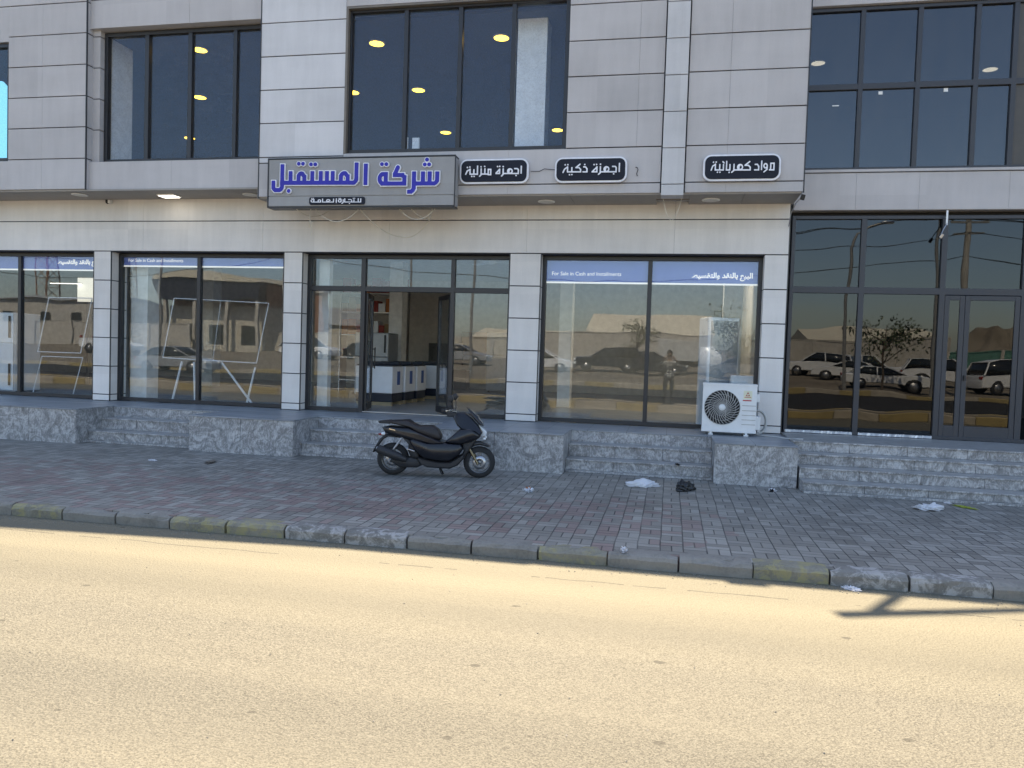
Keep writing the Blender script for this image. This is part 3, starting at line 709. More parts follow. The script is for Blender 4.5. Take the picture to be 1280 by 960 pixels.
def flight(x0, x1, ys, zs, y_end, side_lip=True):
    for i, (y, z) in enumerate(zip(ys, zs)):
        b = MB()
        zb = zs[i-1] if i else 0.0
        n = max(1, round((x1-x0)/0.75))
        for k_ in range(n): b.box(x0+(x1-x0)*k_/n+0.002, x0+(x1-x0)*(k_+1)/n-0.002, y+0.012, y_end, zb+(0.035 if i == 0 else 0.001), z-0.024)
        b.box(x0+0.002, x1-0.002, y-0.008, y_end, z-0.023, z)
        if i == 0: b.box(x0+0.004, x1-0.004, y-0.035, y_end, 0.001, 0.034)
        at_pl(b.build('step', M['stone'], bevel=0.004))
for x0, x1 in flights:
    flight(x0, x1, [11.30, 11.60], [0.195, 0.385], 12.2)
    b = MB(); b.box(x0+0.002, x1-0.002, 11.912, 12.2, 0.386, PT-0.022); at_pl(b.build('top_riser', M['stone']))
flight(1.785, 14, [10.70, 11.02, 11.34, 11.66], [0.15, 0.30, 0.45, 0.596], 13.0)

# ------------------------------------------------------------------ signs: kufi lettering drawn as strokes, thickened on a grid
def stroke_mesh(segs, dots, r, step, T_, y0, y1, soft=0.0):
    """segs: polylines, dots: (x,y,r) in sketch units; T_ maps sketch units to (X,Z); front face at y0, back at y1"""
    pts = [p for s in segs for p in s] + [(d[0]+o_, d[1]+o_) for d in dots for o_ in (-d[2], d[2])]
    xs = [p[0] for p in pts]; ys = [p[1] for p in pts]; pad = r+2*step
    gx = np.arange(min(xs)-pad, max(xs)+pad+step, step); gy = np.arange(min(ys)-pad, max(ys)+pad+step, step)
    GX, GY = np.meshgrid(gx, gy, indexing='ij'); D = np.full(GX.shape, 1e9)
    for s in segs:
        for a, c in zip(s[:-1], s[1:]):
            ax, ay = a; bx, by = c; dx, dy = bx-ax, by-ay; L2 = dx*dx+dy*dy
            if dx == 0 or dy == 0:      # axis-aligned strokes keep square ends
                cx, cyy = (ax+bx)/2, (ay+by)/2
                qx = np.abs(GX-cx)-abs(dx)/2; qy = np.abs(GY-cyy)-abs(dy)/2
                d = np.maximum(qx, qy)
            else:
                t_ = np.clip(((GX-ax)*dx+(GY-ay)*dy)/L2, 0, 1); d = np.hypot(GX-ax-t_*dx, GY-ay-t_*dy)
            D = np.minimum(D, d-r)
    for dx, dy, dr_ in dots: D = np.minimum(D, np.hypot(GX-dx, GY-dy)-dr_)
    b = MB(); vid = {}
    def vtx(x, y):
        k_ = (round(x, 3), round(y, 3))
        if k_ not in vid:
            vid[k_] = len(b.v); X_, Z_ = T_(x, y); b.v.append((X_, y0, Z_)); b.v.append((X_, y1, Z_))
        return vid[k_]
    nx, ny = GX.shape
    inside = D < 0
    act = inside[:-1, :-1] | inside[1:, :-1] | inside[:-1, 1:] | inside[1:, 1:]
    for i, j in zip(*np.nonzero(act)):
        cs = [(i, j), (i+1, j), (i+1, j+1), (i, j+1)]
        poly = []; edge = []
        for q in range(4):
            p0, p1 = cs[q], cs[(q+1) % 4]; d0, d1 = D[p0], D[p1]
            if d0 < 0: poly.append(vtx(gx[p0[0]], gy[p0[1]]))
            if (d0 < 0) != (d1 < 0):
                t_ = min(0.98, max(0.02, d0/(d0-d1))); e = vtx(gx[p0[0]]+(gx[p1[0]]-gx[p0[0]])*t_, gy[p0[1]]+(gy[p1[1]]-gy[p0[1]])*t_)
                poly.append(e); edge.append(e)
        if len(poly) >= 3 and len(set(poly)) == len(poly):
            b.f.append(poly); b.m.append(0); b.sm.append(False)
        if len(edge) == 2 and edge[0] != edge[1]:
            b.f.append([edge[0], edge[1], edge[1]+1, edge[0]+1]); b.m.append(0); b.sm.append(False)
    return b
def arc(cx, cy_, rx, ry, a0, a1, n=8):
    return [(cx+rx*math.cos(R(a0+(a1-a0)*i/n)), cy_+ry*math.sin(R(a0+(a1-a0)*i/n))+0.01) for i in range(n+1)]
M['sign_blue'] = plain('royal_blue_acrylic', (0.033, 0.036, 0.37), 0.45, spec=0.25)
M['sign_white'] = plain('white_acrylic', (0.80, 0.80, 0.84), 0.35)
M['sign_navy'] = plain('charcoal_navy_acrylic', (0.014, 0.017, 0.028), 0.5, spec=0.2)
M['sign_box'] = panel_mat('sign_box_panel', (0.33, 0.325, 0.32))
# main sign box
sx0, sx1, sz0, sz1, sy = -6.56, -3.40, 4.00, 4.765, 11.74
main = empty('shop_sign', (-5, 11.9, 4.0), 0, 'long grey box sign with raised blue Arabic lettering above the open shop door', 'shop sign')
def rel(o, p):
    o.parent = p; o.matrix_parent_inverse = Matrix.Translation(-p.location); return o
b = MB()
clad(b, sx0, sx1, [sz0, 4.165, sz1], sy, 11.97, gap=0.005)
b.box(sx0+0.01, sx1-0.01, sy+0.012, 11.965, sz0+0.004, sz1-0.004)
rel(b.build('sign_panel', [M['sign_box']], bevel=0.003), main)
b = MB()
b.box(sx0-0.022, sx0-0.003, sy-0.006, 11.97, sz0-0.02, sz1+0.02); b.box(sx1+0.003, sx1+0.012, sy-0.006, sy+0.02, sz0-0.02, sz1+0.02)
b.box(sx0-0.003, sx1+0.003, sy-0.006, 11.97, sz1+0.003, sz1+0.02); b.box(sx0-0.003, sx1+0.003, sy-0.006, 11.97, sz0-0.022, sz0-0.004)
rel(b.build('sign_edge', M['frame']), main)
def TT(x, y):
    fx = (x-69)/2304.0; top = 108-43*fx; bot = 655-5*fx
    return sx0 + (sx1-sx0)*fx, sz1 - (sz1-sz0)*(y-top)/(bot-top)
L = []
bl = 384
L += [[(1195, 172), (1195, 335)] , arc(1150, 335, 45, 50, 0, 90), [(1150, bl), (255, bl)]]
L += [[(1003, bl), (1003, 318)], arc(1045, 318, 42, 46, 180, 285), [(1056, 273), (1088, 312)], [(1088, 312), (1088, bl)]]
for x in (900, 828, 750, 642, 365): L.append([(x, 272), (x, bl)])
L += [[(467, bl), (467, 315)], arc(503, 315, 36, 40, 180, 290), [(515, 278), (541, 315)], [(541, 315), (541, bl)]]
L += [[(257, 192), (257, 420)], arc(215, 420, 42, 48, 0, 90), [(215, 468), (180, 468)], arc(180, 430, 36, 38, 90, 180), [(144, 430), (144, 382)]]
o_ = 1181.5; b2 = 396
L += [[(o_+128, 185), (o_+128, 388)]]
L += [[(o_+995, 278), (o_+995, 350)], arc(o_+950, 350, 45, 46, 0, 90), [(o_+950, b2), (o_+722, b2)]]
for x in (905, 825): L.append([(o_+x, 278), (o_+x, b2)])
L += [[(o_+718, 278), (o_+718, 440)], arc(o_+676, 440, 42, 52, 0, 90), [(o_+676, 492), (o_+664, 492)]]
L += [[(o_+520, 205), (o_+486, 286)], [(o_+486, 296), (o_+575, 296)], [(o_+575, 296), (o_+603, 322)], [(o_+603, 322), (o_+603, b2)], [(o_+603, b2), (o_+340, b2)]]
L += [[(o_+376, b2), (o_+376, 285)], [(o_+376, 285), (o_+345, 285)], arc(o_+345, 340, 44, 56, 270, 90, 12)]
DT = [(622, 170), (676, 170), (466, 162), (520, 162), (343, 478), (o_+325, 168), (o_+379, 168), (o_+868, 115), (o_+843, 172), (o_+895, 172)]
rel(stroke_mesh(L, [(x, y, 32) for x, y in DT], 34.5, 5.0, TT, sy-0.035, sy-0.005).build('letter_edge', M['sign_white']), main)
rel(stroke_mesh(L, [(x, y, 23) for x, y in DT], 24.5, 5.0, TT, sy-0.041, sy-0.036).build('lettering', M['sign_blue']), main)
# tagline plate
def rrect(x0, x1, z0, z1, r, n=6):
    p = []
    for cx, cz, a0 in ((x1-r, z1-r, 0), (x0+r, z1-r, 90), (x0+r, z0+r, 180), (x1-r, z0+r, 270)):
        for i in range(n+1): a = R(a0+90*i/n); p.append((cx+r*math.cos(a), cz+r*math.sin(a)))
    return p
b = MB(); tx0, tx1, tz0, tz1 = -5.83, -4.87, 4.022, 4.145; b.prism(rrect(tx0, tx1, tz0, tz1, 0.035), 'XZ', sy-0.02, sy-0.001)
rel(b.build('tagline_plate', M['sign_navy'], bevel=0.002), main)
def TG(x, y): return tx0+(tx1-tx0)*(x-150)/1010.0, tz1-(tz1-tz0)*(y-(138-8*(x-150)/1010.0))/160.0
bl = 243
L = [[(1090, 175), (1090, bl)], [(1090, bl), (800, bl)], [(1045, 175), (1045, bl)], [(968, 195), (968, bl)], [(870, 192), (905, 192)], arc(905, 217, 24, 25, 270, 360), [(929, 217), (929, bl)], [(803, 178), (803, bl)],
     [(775, 195), (775, 250)], [(775, 250), (752, 275)], arc(712, 218, 25, 26, 0, 360, 14), [(737, 190), (737, 240)], [(650, 175), (650, 250)], [(600, 180), (600, bl)], [(600, bl), (400, bl)],
     arc(505, 215, 30, 24, 90, 360, 12), [(535, 215), (470, bl)], [(400, 180), (400, bl)], arc(342, 220, 24, 24, 0, 360, 14), [(366, bl), (235, bl)], [(242, 190), (242, bl)], arc(215, 218, 26, 26, 0, 360, 14)]
DT = [(957, 166), (980, 166), (888, 276), (700, 168), (726, 168), (203, 165), (230, 165)]
rel(stroke_mesh(L, [(x, y, 10) for x, y in DT], 8.5, 4.0, TG, sy-0.026, sy-0.021).build('tagline_lettering', M['sign_white']), main)

def pill(x0, x1, z0, z1, px, label, L, DT, r, dr_):
    e = empty('category_sign', ((x0+x1)/2, 12.0, z0), 0, label, 'sign', 'pill shaped category signs on the upper fascia')
    Yf = 11.92
    b = MB(); b.prism(rrect(x0, x1, z0, z1, 0.115), 'XZ', Yf+0.012, 11.985); rel(b.build('sign_border', M['sign_white'], bevel=0.004), e)
    k = 0.027
    b = MB(); b.prism(rrect(x0+k, x1-k, z0+k, z1-k, 0.09), 'XZ', Yf, Yf+0.011); rel(b.build('sign_plate', M['sign_navy'], bevel=0.002), e)
    (ax0, ax1, at0, ab0, at1, ab1) = px
    def TP(x, y):
        fx = (x-ax0)/(ax1-ax0); top = at0+(at1-at0)*fx; bot = ab0+(ab1-ab0)*fx
        return x0+(x1-x0)*fx, z1-(z1-z0)*(y-top)/(bot-top)
    rel(stroke_mesh(L, [(x, y, dr_) for x, y in DT], r, 5.0, TP, Yf-0.012, Yf-0.001).build('lettering', M['sign_white']), e)
    return e
bl = 358
L1 = [[(1057, 240), (1057, 350)], [(955, 278), (985, 278)], arc(985, 305, 27, 27, 270, 360), [(1012, 305), (1012, bl)], [(1012, bl), (770, bl)], arc(878, 318, 36, 36, 0, 360, 16), [(878, 285), (840, bl)], [(862, 318), (862, bl)],
      [(770, 285), (770, 372)], [(770, 372), (745, 400)], [(712, 290), (712, bl)], [(712, 290), (658, 350)], [(658, bl), (712, bl)],
      [(570, 292), (530, 292)], [(570, 292), (570, 375)], [(530, 292), (530, 375)], [(570, 378), (530, 378)], [(530, 368), (415, 368)], [(475, 285), (475, 368)], [(415, 285), (415, 380)], [(415, 380), (392, 404)],
      [(355, 240), (355, 372)], [(355, 370), (235, 370)], [(297, 300), (297, 370)], [(235, 290), (235, 370)], [(235, 292), (190, 318)], [(190, 318), (165, 372)]]
D1 = [(977, 390), (768, 246), (678, 245), (712, 242), (470, 245), (412, 250), (265, 405), (302, 405), (190, 262), (230, 255)]
pill(-3.37, -2.265, 4.372, 4.757, (62, 1168, 128, 525, 102, 510), 'dark rounded sign with white border reading household appliances in Arabic, beside the main box sign', L1, D1, 10.5, 12.5)
bl = 328
L2 = [[(1147, 195), (1147, 322)], [(1040, 242), (1070, 242)], arc(1070, 269, 27, 27, 270, 360), [(1097, 269), (1097, bl)], [(1097, bl), (845, bl)], arc(942, 285, 38, 38, 0, 360, 16), [(942, 250), (905, bl)], [(925, 285), (925, bl)],
      [(845, 248), (845, 342)], [(845, 342), (818, 368)], [(790, 250), (790, bl)], [(790, 250), (722, 320)], [(716, bl), (790, bl)],
      [(578, 248), (605, 248)], [(605, 248), (630, 280)], [(630, 280), (630, bl)], [(630, bl), (570, bl)], [(515, 205), (452, 258)], [(452, 260), (500, 260)], [(500, 260), (528, 290)], [(528, 290), (528, bl)], [(528, bl), (315, bl)],
      [(385, 262), (385, bl)], [(315, 248), (315, bl)], [(315, 250), (268, 282)], [(268, 282), (243, 338)]]
D2 = [(1060, 360), (845, 206), (742, 212), (782, 210), (592, 210), (350, 374), (388, 372), (275, 214), (318, 212)]
pill(-1.85, -0.745, 4.372, 4.757, (105, 1268, 92, 500, 75, 485), 'dark rounded sign with white border reading smart devices in Arabic, left of the narrow pilaster', L2, D2, 10.5, 12.5)
bl = 323
L3 = [[(1045, 230), (1092, 230)], [(1045, 230), (1045, 320)], [(1092, 230), (1092, 320)], [(1045, 323), (1092, 323)], [(1045, bl), (1030, bl)], arc(970, 265, 24, 30, 0, 360, 14), [(994, 265), (994, 315)], [(994, 315), (950, 352)], [(913, 200), (913, 318)],
      [(820, 245), (850, 245)], [(850, 245), (872, 275)], [(872, 275), (872, bl)], [(872, bl), (815, bl)], [(738, 205), (672, 256)], [(672, 258), (720, 258)], [(720, 258), (748, 286)], [(748, 286), (748, bl)], [(748, bl), (510, bl)],
      arc(600, 282, 36, 36, 0, 360, 16), [(600, 248), (562, bl)], [(584, 282), (584, bl)], [(510, 245), (510, 330)], [(510, 330), (480, 356)], [(450, 248), (450, bl)], [(450, bl), (400, bl)], [(400, 203), (400, bl)],
      [(355, 248), (355, bl)], [(355, bl), (235, bl)], [(300, 248), (300, bl)], [(235, 240), (235, bl)], [(235, 242), (195, 268)], [(195, 268), (175, 325)], [(345, 205), (362, 222)]]
D3 = [(442, 356), (270, 354), (306, 354), (205, 212), (245, 210)]
pill(0.378, 1.482, 4.368, 4.757, (55, 1195, 100, 478, 85, 465), 'dark rounded sign with white border reading electrical materials in Arabic, right of the narrow pilaster', L3, D3, 9.5, 11.5)

# loose pale cables hanging under the box sign and the pilaster
M['cable'] = plain('pale_cable', (0.66, 0.61, 0.52), 0.6)
M['cable_dark'] = plain('black_cable', (0.02, 0.02, 0.02), 0.6)
def sag(a, c, drop, n=10): return [(a[0]+(c[0]-a[0])*t_, a[1]+(c[1]-a[1])*t_, a[2]+(c[2]-a[2])*t_-drop*4*t_*(1-t_)) for t_ in [i/n for i in range(n+1)]]
def cable(runs, label, mat='cable', r=0.0068):
    b = MB()
    for q in runs: b.tube(q, r, 6)
    return tag(b.build('hanging_cable', M[mat]), label, 'cable', None)
cable([sag((-6.12, 11.85, 3.98), (-5.75, 12.55, 4.18), 0.16), sag((-5.86, 11.85, 3.98), (-6.0, 12.1, 3.72), -0.02), sag((-5.80, 11.9, 3.98), (-5.05, 11.9, 3.98), 0.20), [(-5.98, 12.0, 3.86), (-5.93, 12.05, 3.78), (-5.97, 12.1, 3.70), (-5.96, 12.1, 3.58)]], 'tangle of pale cables hanging under the left half of the box sign')
cable([sag((-5.02, 11.9, 3.98), (-4.50, 12.5, 3.62), 0.10), sag((-4.50, 12.5, 3.62), (-3.92, 12.3, 3.95), 0.12)], 'long thin pale cable sagging under the middle of the box sign')
cable([sag((-4.35, 11.9, 3.98), (-3.75, 11.9, 3.98), 0.17), sag((-4.15, 11.9, 3.98), (-3.95, 12.2, 3.86), 0.03), sag((-3.95, 12.2, 3.86), (-3.8, 11.9, 3.98), 0.02)], 'knotted loop of pale cable under the right end of the box sign')
cable([sag((-0.20, 12.15, 4.19), (0.09, 12.15, 4.19), 0.36, 16)], 'thin looped cable dangling below the narrow pilaster', r=0.004)
cable([[(-2.235, 11.96, 4.56), (-2.10, 11.985, 4.565), (-2.02, 11.975, 4.60), (-1.84, 11.96, 4.575)]], 'short dark cable running between the two left rounded signs', 'cable_dark', 0.005)
cable([[(-0.62, 12.0, 4.605), (-0.60, 11.97, 4.60), (-0.58, 11.96, 4.56), (-0.60, 11.965, 4.50), (-0.585, 11.985, 4.47)]], 'short cut cable stub poking from the panel left of the pilaster', 'cable_dark', 0.006)

# ------------------------------------------------------------------ lamps of the soffit, camera, bracket
M['lamp_off'] = plain('lamp_diffuser_off', (0.62, 0.60, 0.55), 0.4)
M['lamp_on'] = emit('lamp_lit_white', (0.92, 0.97, 1.0), 1.2)
def soffit_lamp(x, y, z, lit, label, square=False):
    e = empty('soffit_lamp', (x, y, z), 0, label, 'lamp', 'lamps in the soffit')
    b = MB()
    if square: b.box(-0.17, 0.17, -0.12, 0.12, -0.022, 0.0)
    else: b.lathe([(0.0, 0.0), (0.135, 0.0), (0.14, -0.012), (0.118, -0.018)], n=28); 
    b.build('lamp_rim', M['white']).parent = e
    b = MB()
    if square: b.box(-0.15, 0.15, -0.10, 0.10, -0.030, -0.0225)
    else: b.lathe([(0.0, -0.020), (0.117, -0.0182)], n=28)
    b.build('lamp_diffuser', M['lamp_on'] if lit else M['lamp_off']).parent = e
soffit_lamp(-10.62, 12.30, 4.354, False, 'unlit round soffit lamp near the left corner of the overhang')
soffit_lamp(-8.90, 12.45, 4.354, True, 'bright lit rectangular soffit lamp glowing white under the left bay', True)
soffit_lamp(-7.30, 12.45, 4.354, False, 'unlit round soffit lamp just left of the pale column')
soffit_lamp(-2.05, 12.45, 4.194, False, 'unlit round soffit lamp to the right of the box sign')
soffit_lamp(0.53, 12.42, 4.194, False, 'unlit round soffit lamp below the electrical materials sign')
e = empty('security_camera', (-10.40, 12.74, 4.30), 0, 'small dome security camera on the wall under the left soffit', 'camera')
b = MB(); b.lathe([(0, 0.04), (0.035, 0.04), (0.035, 0.0), (0.028, -0.02), (0, -0.035)], n=16); b.build('camera_dome', M['black_pl']).parent = e
b = MB(); b.box(0.03, 0.07, -0.03, 0.05, -0.02, 0.04); b.build('camera_mount', M['white']).parent = e
e = empty('floodlight', (1.80, 12.06, 4.19), 0, 'small black floodlight on a bent arm at the right corner of the overhang', 'floodlight')
b = MB(); b.obox((0.02, -0.02, -0.05), (0.06, 0.05, 0.08), (0.3, 0.2, 0)); b.build('lamp_head', M['black_pl'], bevel=0.006).parent = e
b = MB(); b.tube([(0.0, 0.0, -0.05), (-0.04, 0.2, -0.09), (-0.06, 0.45, -0.18), (-0.06, 0.72, -0.35)], 0.008, 6); b.build('arm', M['steel']).parent = e
e = empty('wall_floodlight', (4.05, 12.93, 4.10), 0, 'small white lamp on a short bracket hanging over the dark glass front', 'lamp')
b = MB(); b.box(-0.012, 0.012, -0.02, 0.0, -0.22, 0.0); b.build('bracket', M['white']).parent = e
b = MB(); b.obox((-0.10, -0.10, -0.40), (0.045, 0.05, 0.07), (0.2, 0.5, 0.3)); b.tube([(0, -0.02, -0.2), (-0.06, -0.06, -0.30), (-0.1, -0.1, -0.38)], 0.008, 6); b.build('lamp_head', M['steel'], bevel=0.005).parent = e

# warm downlights in the ceiling of the upper rooms
M['down_on'] = emit('lit_warm_downlight', (1.0, 0.66, 0.07), 1.7)
M['down_dim'] = emit('lit_dim_downlight', (1.0, 0.92, 0.6), 5.0)
for x, y, lab, mt in [(-8.84, 13.20, 'front warm downlight seen through the third pane of the left upper window', 0), (-10.49, 15.70, 'middle warm downlight of three in the left upper window', 0), (-12.81, 18.74, 'rearmost warm downlight in the left upper window', 0),
                  (-5.38, 13.32, 'warm downlight at upper left behind the middle upper window', 0), (-3.09, 13.35, 'warm downlight at upper right behind the third pane of the middle upper window', 0), (-6.88, 15.76, 'warm downlight half hidden by the left frame of the middle upper window', 0),
                  (-5.41, 15.77, 'warm downlight in the second pane of the middle upper window', 0), (-5.72, 18.85, 'small far warm downlight low in the second pane of the middle upper window', 0), (-2.90, 18.90, 'small far warm downlight right of the white column in the middle upper window', 0),
                  (2.62, 16.21, 'pale round ceiling light behind the leftmost pane of the dark curtain wall', 1), (5.94, 16.92, 'pale round ceiling light behind the right panes of the dark curtain wall', 1)]:
    e = empty('downlight', (x, y, 7.598 if mt else 7.218), 0, lab, 'downlight', 'ceiling downlights on the upper floor')
    b = MB(); b.lathe([(0.0, 0.0), (0.15, 0.0), (0.15, -0.012), (0.13, -0.016)], n=24); b.build('lamp_rim', M['white']).parent = e
    b = MB(); b.lathe([(0.0, -0.018), (0.129, -0.017)], n=24); b.build('lamp_diffuser', M['down_on'] if mt == 0 else M['down_dim']).parent = e

# ------------------------------------------------------------------ air conditioner outdoor unit on the platform
M['ac_white'] = plain('cream_white_enamel', (0.74, 0.75, 0.74), 0.38, var=0.05)
M['grille'] = plain('grey_grille', (0.42, 0.41, 0.385), 0.5)
M['fan_blade'] = plain('dark_fan_blade', (0.022, 0.022, 0.023), 0.6)
M['fan_dark'] = plain('dark_fan_recess', (0.012, 0.012, 0.013), 0.7)
M['red'] = plain('red_print', (0.50, 0.035, 0.03), 0.5)
M['badge'] = plain('pale_yellow_badge', (0.75, 0.74, 0.55), 0.5)
ac = empty('outdoor_unit', (0.92, 12.30, PT), R(-1.5), 'white air conditioner outdoor unit with round fan grille standing on the stone platform', 'air conditioner')
W, H0, H1, YF, YB_ = 0.395, 0.07, 0.765, -0.17, 0.17
fcx, fcz, fr_ = -0.105, 0.425, 0.262
b = MB()   # front panel with a round hole, then the rest of the case
n = 48
ring = [(fcx+fr_*math.cos(2*math.pi*i/n), YF, fcz+fr_*math.sin(2*math.pi*i/n)) for i in range(n)]
outer = []
for i in range(n):
    a = 2*math.pi*i/n; dx, dz = math.cos(a), math.sin(a)
    k_ = min(((W-fcx) if dx > 0 else (-W-fcx))/dx if abs(dx) > 1e-6 else 9, ((H1-fcz) if dz > 0 else (H0-fcz))/dz if abs(dz) > 1e-6 else 9)
    outer.append((fcx+dx*k_, YF, fcz+dz*k_))
b.add(ring+outer, [(i, (i+1)%n, n+(i+1)%n, n+i) for i in range(n)])
corner = {0: None}
for cxs, czs in ((W, H1), (-W, H1), (-W, H0), (W, H0)):
    a = math.atan2(czs-fcz, cxs-fcx) % (2*math.pi); i = int(a/(2*math.pi)*n)
    b.add([outer[i], outer[(i+1) % n], (cxs, YF, czs)], [(0, 1, 2)])
b.add([(x, YF, z) for x, z in ((-W, H0), (W, H0), (W, H1), (-W, H1))] + [(x, YB_, z) for x, z in ((-W, H0), (W, H0), (W, H1), (-W, H1))], [(4,5,6,7),(0,1,5,4),(1,2,6,5),(2,3,7,6),(3,0,4,7)])
b.add(ring + [(x, YF+0.05, z) for x, y, z in ring], [(i, (i+1)%n, n+(i+1)%n, n+i) for i in range(n)])
b.box(-W-0.006, W+0.006, YF-0.006, YB_+0.006, H1-0.006, H1+0.022); b.box(-W-0.004, W+0.004, YF-0.004, YB_+0.004, H0-0.02, H0+0.02)
cs = b.build('case', M['ac_white']); cs.parent = ac
b = MB(); b.box(W+0.001, W+0.07, -0.10, 0.12, 0.10, 0.30); b.build('valve_cover', M['ac_white'], bevel=0.008).parent = ac
b = MB(); b.box(W+0.001, W+0.05, -0.10, 0.10, 0.52, 0.64); b.build('terminal_cover', M['ac_white'], bevel=0.008).parent = ac
b = MB(); b.lathe([(0.0, 0.0), (fr_*0.99, 0.0)], (fcx, YF+0.048, fcz), 'Y', 40); b.build('fan_recess', M['fan_dark']).parent = ac
b = MB()   # fan blades behind the grille
for k_ in range(3):
    a0 = R(120*k_+20)
    p = []
    for i in range(7):
        a = a0 + R(75)*i/6
        for rr in (0.06, 0.235): p.append((fcx+rr*math.cos(a+rr*1.6), YF+0.036-0.02*i/6, fcz+rr*math.sin(a+rr*1.6)))
    b.add(p, [(2*i, 2*i+1, 2*i+3, 2*i+2) for i in range(6)])
b.build('fan', M['fan_blade']).parent = ac
b = MB()   # swirling wire grille
for k_ in range(30):
    a0 = 2*math.pi*k_/30
    b.tube([(fcx+rr*math.cos(a0+(rr-0.06)*3.4), YF-0.004+(-0.012 if rr < 0.24 else 0), fcz+rr*math.sin(a0+(rr-0.06)*3.4)) for rr in (0.055, 0.10, 0.15, 0.20, 0.245, 0.262)], 0.0056, 5)
for rr in (0.262, 0.20, 0.13): b.tube([(fcx+rr*math.cos(2*math.pi*i/40), YF-0.008, fcz+rr*math.sin(2*math.pi*i/40)) for i in range(41)], 0.0030, 5)
b.tube([(fcx+0.07, YF-0.018, fcz+0.25), (fcx+0.055, YF-0.02, fcz), (fcx+0.05, YF-0.018, fcz-0.20)], 0.004, 5)
b.build('fan_grille', M['grille']).parent = ac
b = MB(); b.lathe([(0.0, YF-0.022), (0.045, YF-0.020), (0.052, YF-0.010), (0.052, YF)], (fcx, 0, fcz), 'Y', 24); b.build('grille_hub', M['ac_white']).parent = ac
bd = MB(); bd.box(0.20, 0.325, YF-0.004, YF-0.001, 0.565, 0.69); bo = bd.build('badge', M['badge']); bo.parent = ac
b = MB()
for (ax, az) in ((0.2625, 0.652), (0.2455, 0.618), (0.2795, 0.618)):
    b.prism([(ax, az+0.020), (ax-0.017, az-0.012), (ax, az-0.004), (ax+0.017, az-0.012)], 'XZ', YF-0.007, YF-0.0045)
b.box(0.213, 0.312, YF-0.006, YF-0.0045, 0.588, 0.596); b.build('emblem', M['red']).parent = bo
b = MB(); b.box(0.192, 0.318, YF-0.004, YF-0.001, 0.535, 0.552); b.build('red_stripe', M['red']).parent = ac
b = MB()
for z in (0.46, 0.385, 0.315, 0.245, 0.175): b.box(0.185, 0.385, YF-0.0045, YF-0.001, z, z+0.010)
b.build('louvre_rib', M['grille']).parent = ac
b = MB()
for x in (-0.26, 0.26):
    b = MB(); b.box(x-0.035, x+0.035, YF-0.02, YF+0.06, 0.0, 0.02); b.box(x-0.018, x+0.018, YF, YF+0.04, 0.02, 0.055); b.box(x-0.035, x+0.035, YB_-0.06, YB_+0.02, 0.0, 0.055)
    b.build('foot', M['ac_white'], bevel=0.006).parent = ac
M['hose'] = plain('grey_white_hose', (0.50, 0.50, 0.48), 0.6)
b = MB(); pts = []
for i in range(56):
    a = R(95) - i*R(380)/40; pts.append((1.375+0.13*math.cos(a)*(1-0.0015*i), 12.45+0.0012*i, PT+0.20+0.185*math.sin(a)*(1-0.002*i)))
b.tube(pts, 0.015, 8); b.tube([(1.32, 12.40, PT+0.02), (1.40, 12.30, PT+0.013), (1.62, 12.18, PT+0.01), (1.78, 12.0, PT+0.01), (1.95, 11.85, PT+0.028)], 0.010, 6)
tag(b.build('hose', M['hose']), 'coil of pale insulated hose beside the outdoor unit, its end trailing over the platform', 'hose')

# ------------------------------------------------------------------ scooter on the pavement
M['sc_black'] = plain('black_scooter_paint', (0.008, 0.009, 0.013), 0.30, 0, 0.4, coat=0.25)
M['sc_matt'] = plain('matt_black_scooter_plastic', (0.020, 0.020, 0.022), 0.55)
M['seat'] = plain('dark_brown_black_vinyl', (0.022, 0.017, 0.017), 0.5, bump=0.2)
M['chrome'] = plain('chrome', (0.70, 0.70, 0.70), 0.15, 1.0)
M['fork_gold'] = plain('bronze_fork_leg', (0.26, 0.21, 0.13), 0.35, 0.8)
M['rim'] = plain('grey_alloy', (0.30, 0.30, 0.30), 0.4, 0.8)
M['lens'] = plain('clear_lamp_lens', (0.72, 0.76, 0.78), 0.08)
M['red_lens'] = plain('red_lamp_lens', (0.30, 0.01, 0.01), 0.15)
sc = empty('motor_scooter', (-3.66, 10.03, 0.0), R(9.6), 'black motor scooter parked side on upon its stand in front of the shop steps', 'scooter')
def SP(px, py): return ((px-268)/600.0, (693+37*(px-268)/709.0-py)/600.0)
def outl(*p): return [SP(*q) for q in p]
RF, RR = 0.218, 0.222
def wheel(name, x, r, w, lean=0.0):
    t_ = MB(); prof = []
    for i in range(13):
        a = R(-100+200*i/12); prof.append((r-0.062+0.062*math.cos(a)*1.0 if True else 0, w*math.sin(a)/1.0))
    t_.lathe(prof, axis='Y', n=40)
    o = t_.build(name, M['rubber']); o.parent = sc; o.location = (x, 0, r)
    rm = MB(); rr = r-0.070
    rm.lathe([(rr+0.012, -w*0.75), (rr-0.012, -w*0.6), (rr-0.016, 0), (rr-0.012, w*0.6), (rr+0.012, w*0.75)], axis='Y', n=36)
    rm.lathe([(0, -0.035), (0.030, -0.035), (0.034, 0.035), (0, 0.035)], axis='Y', n=20)
    for k_ in range(5):
        a = 2*math.pi*k_/5+0.3
        for d in (-0.16, 0.16):
            rm.tube([(0.028*math.cos(a), 0, 0.028*math.sin(a)), ((rr-0.008)*math.cos(a+d), -0.004, (rr-0.008)*math.sin(a+d))], [0.012, 0.008], 6)
    q = rm.build('rim', M['rim']); q.parent = o
    dk = MB(); dk.lathe([(0.052, -0.058), (0.092, -0.058), (0.092, -0.054), (0.052, -0.054), (0.052, -0.058)], axis='Y', n=30); d_ = dk.build('brake_disc', M['steel']); d_.parent = o
    return o
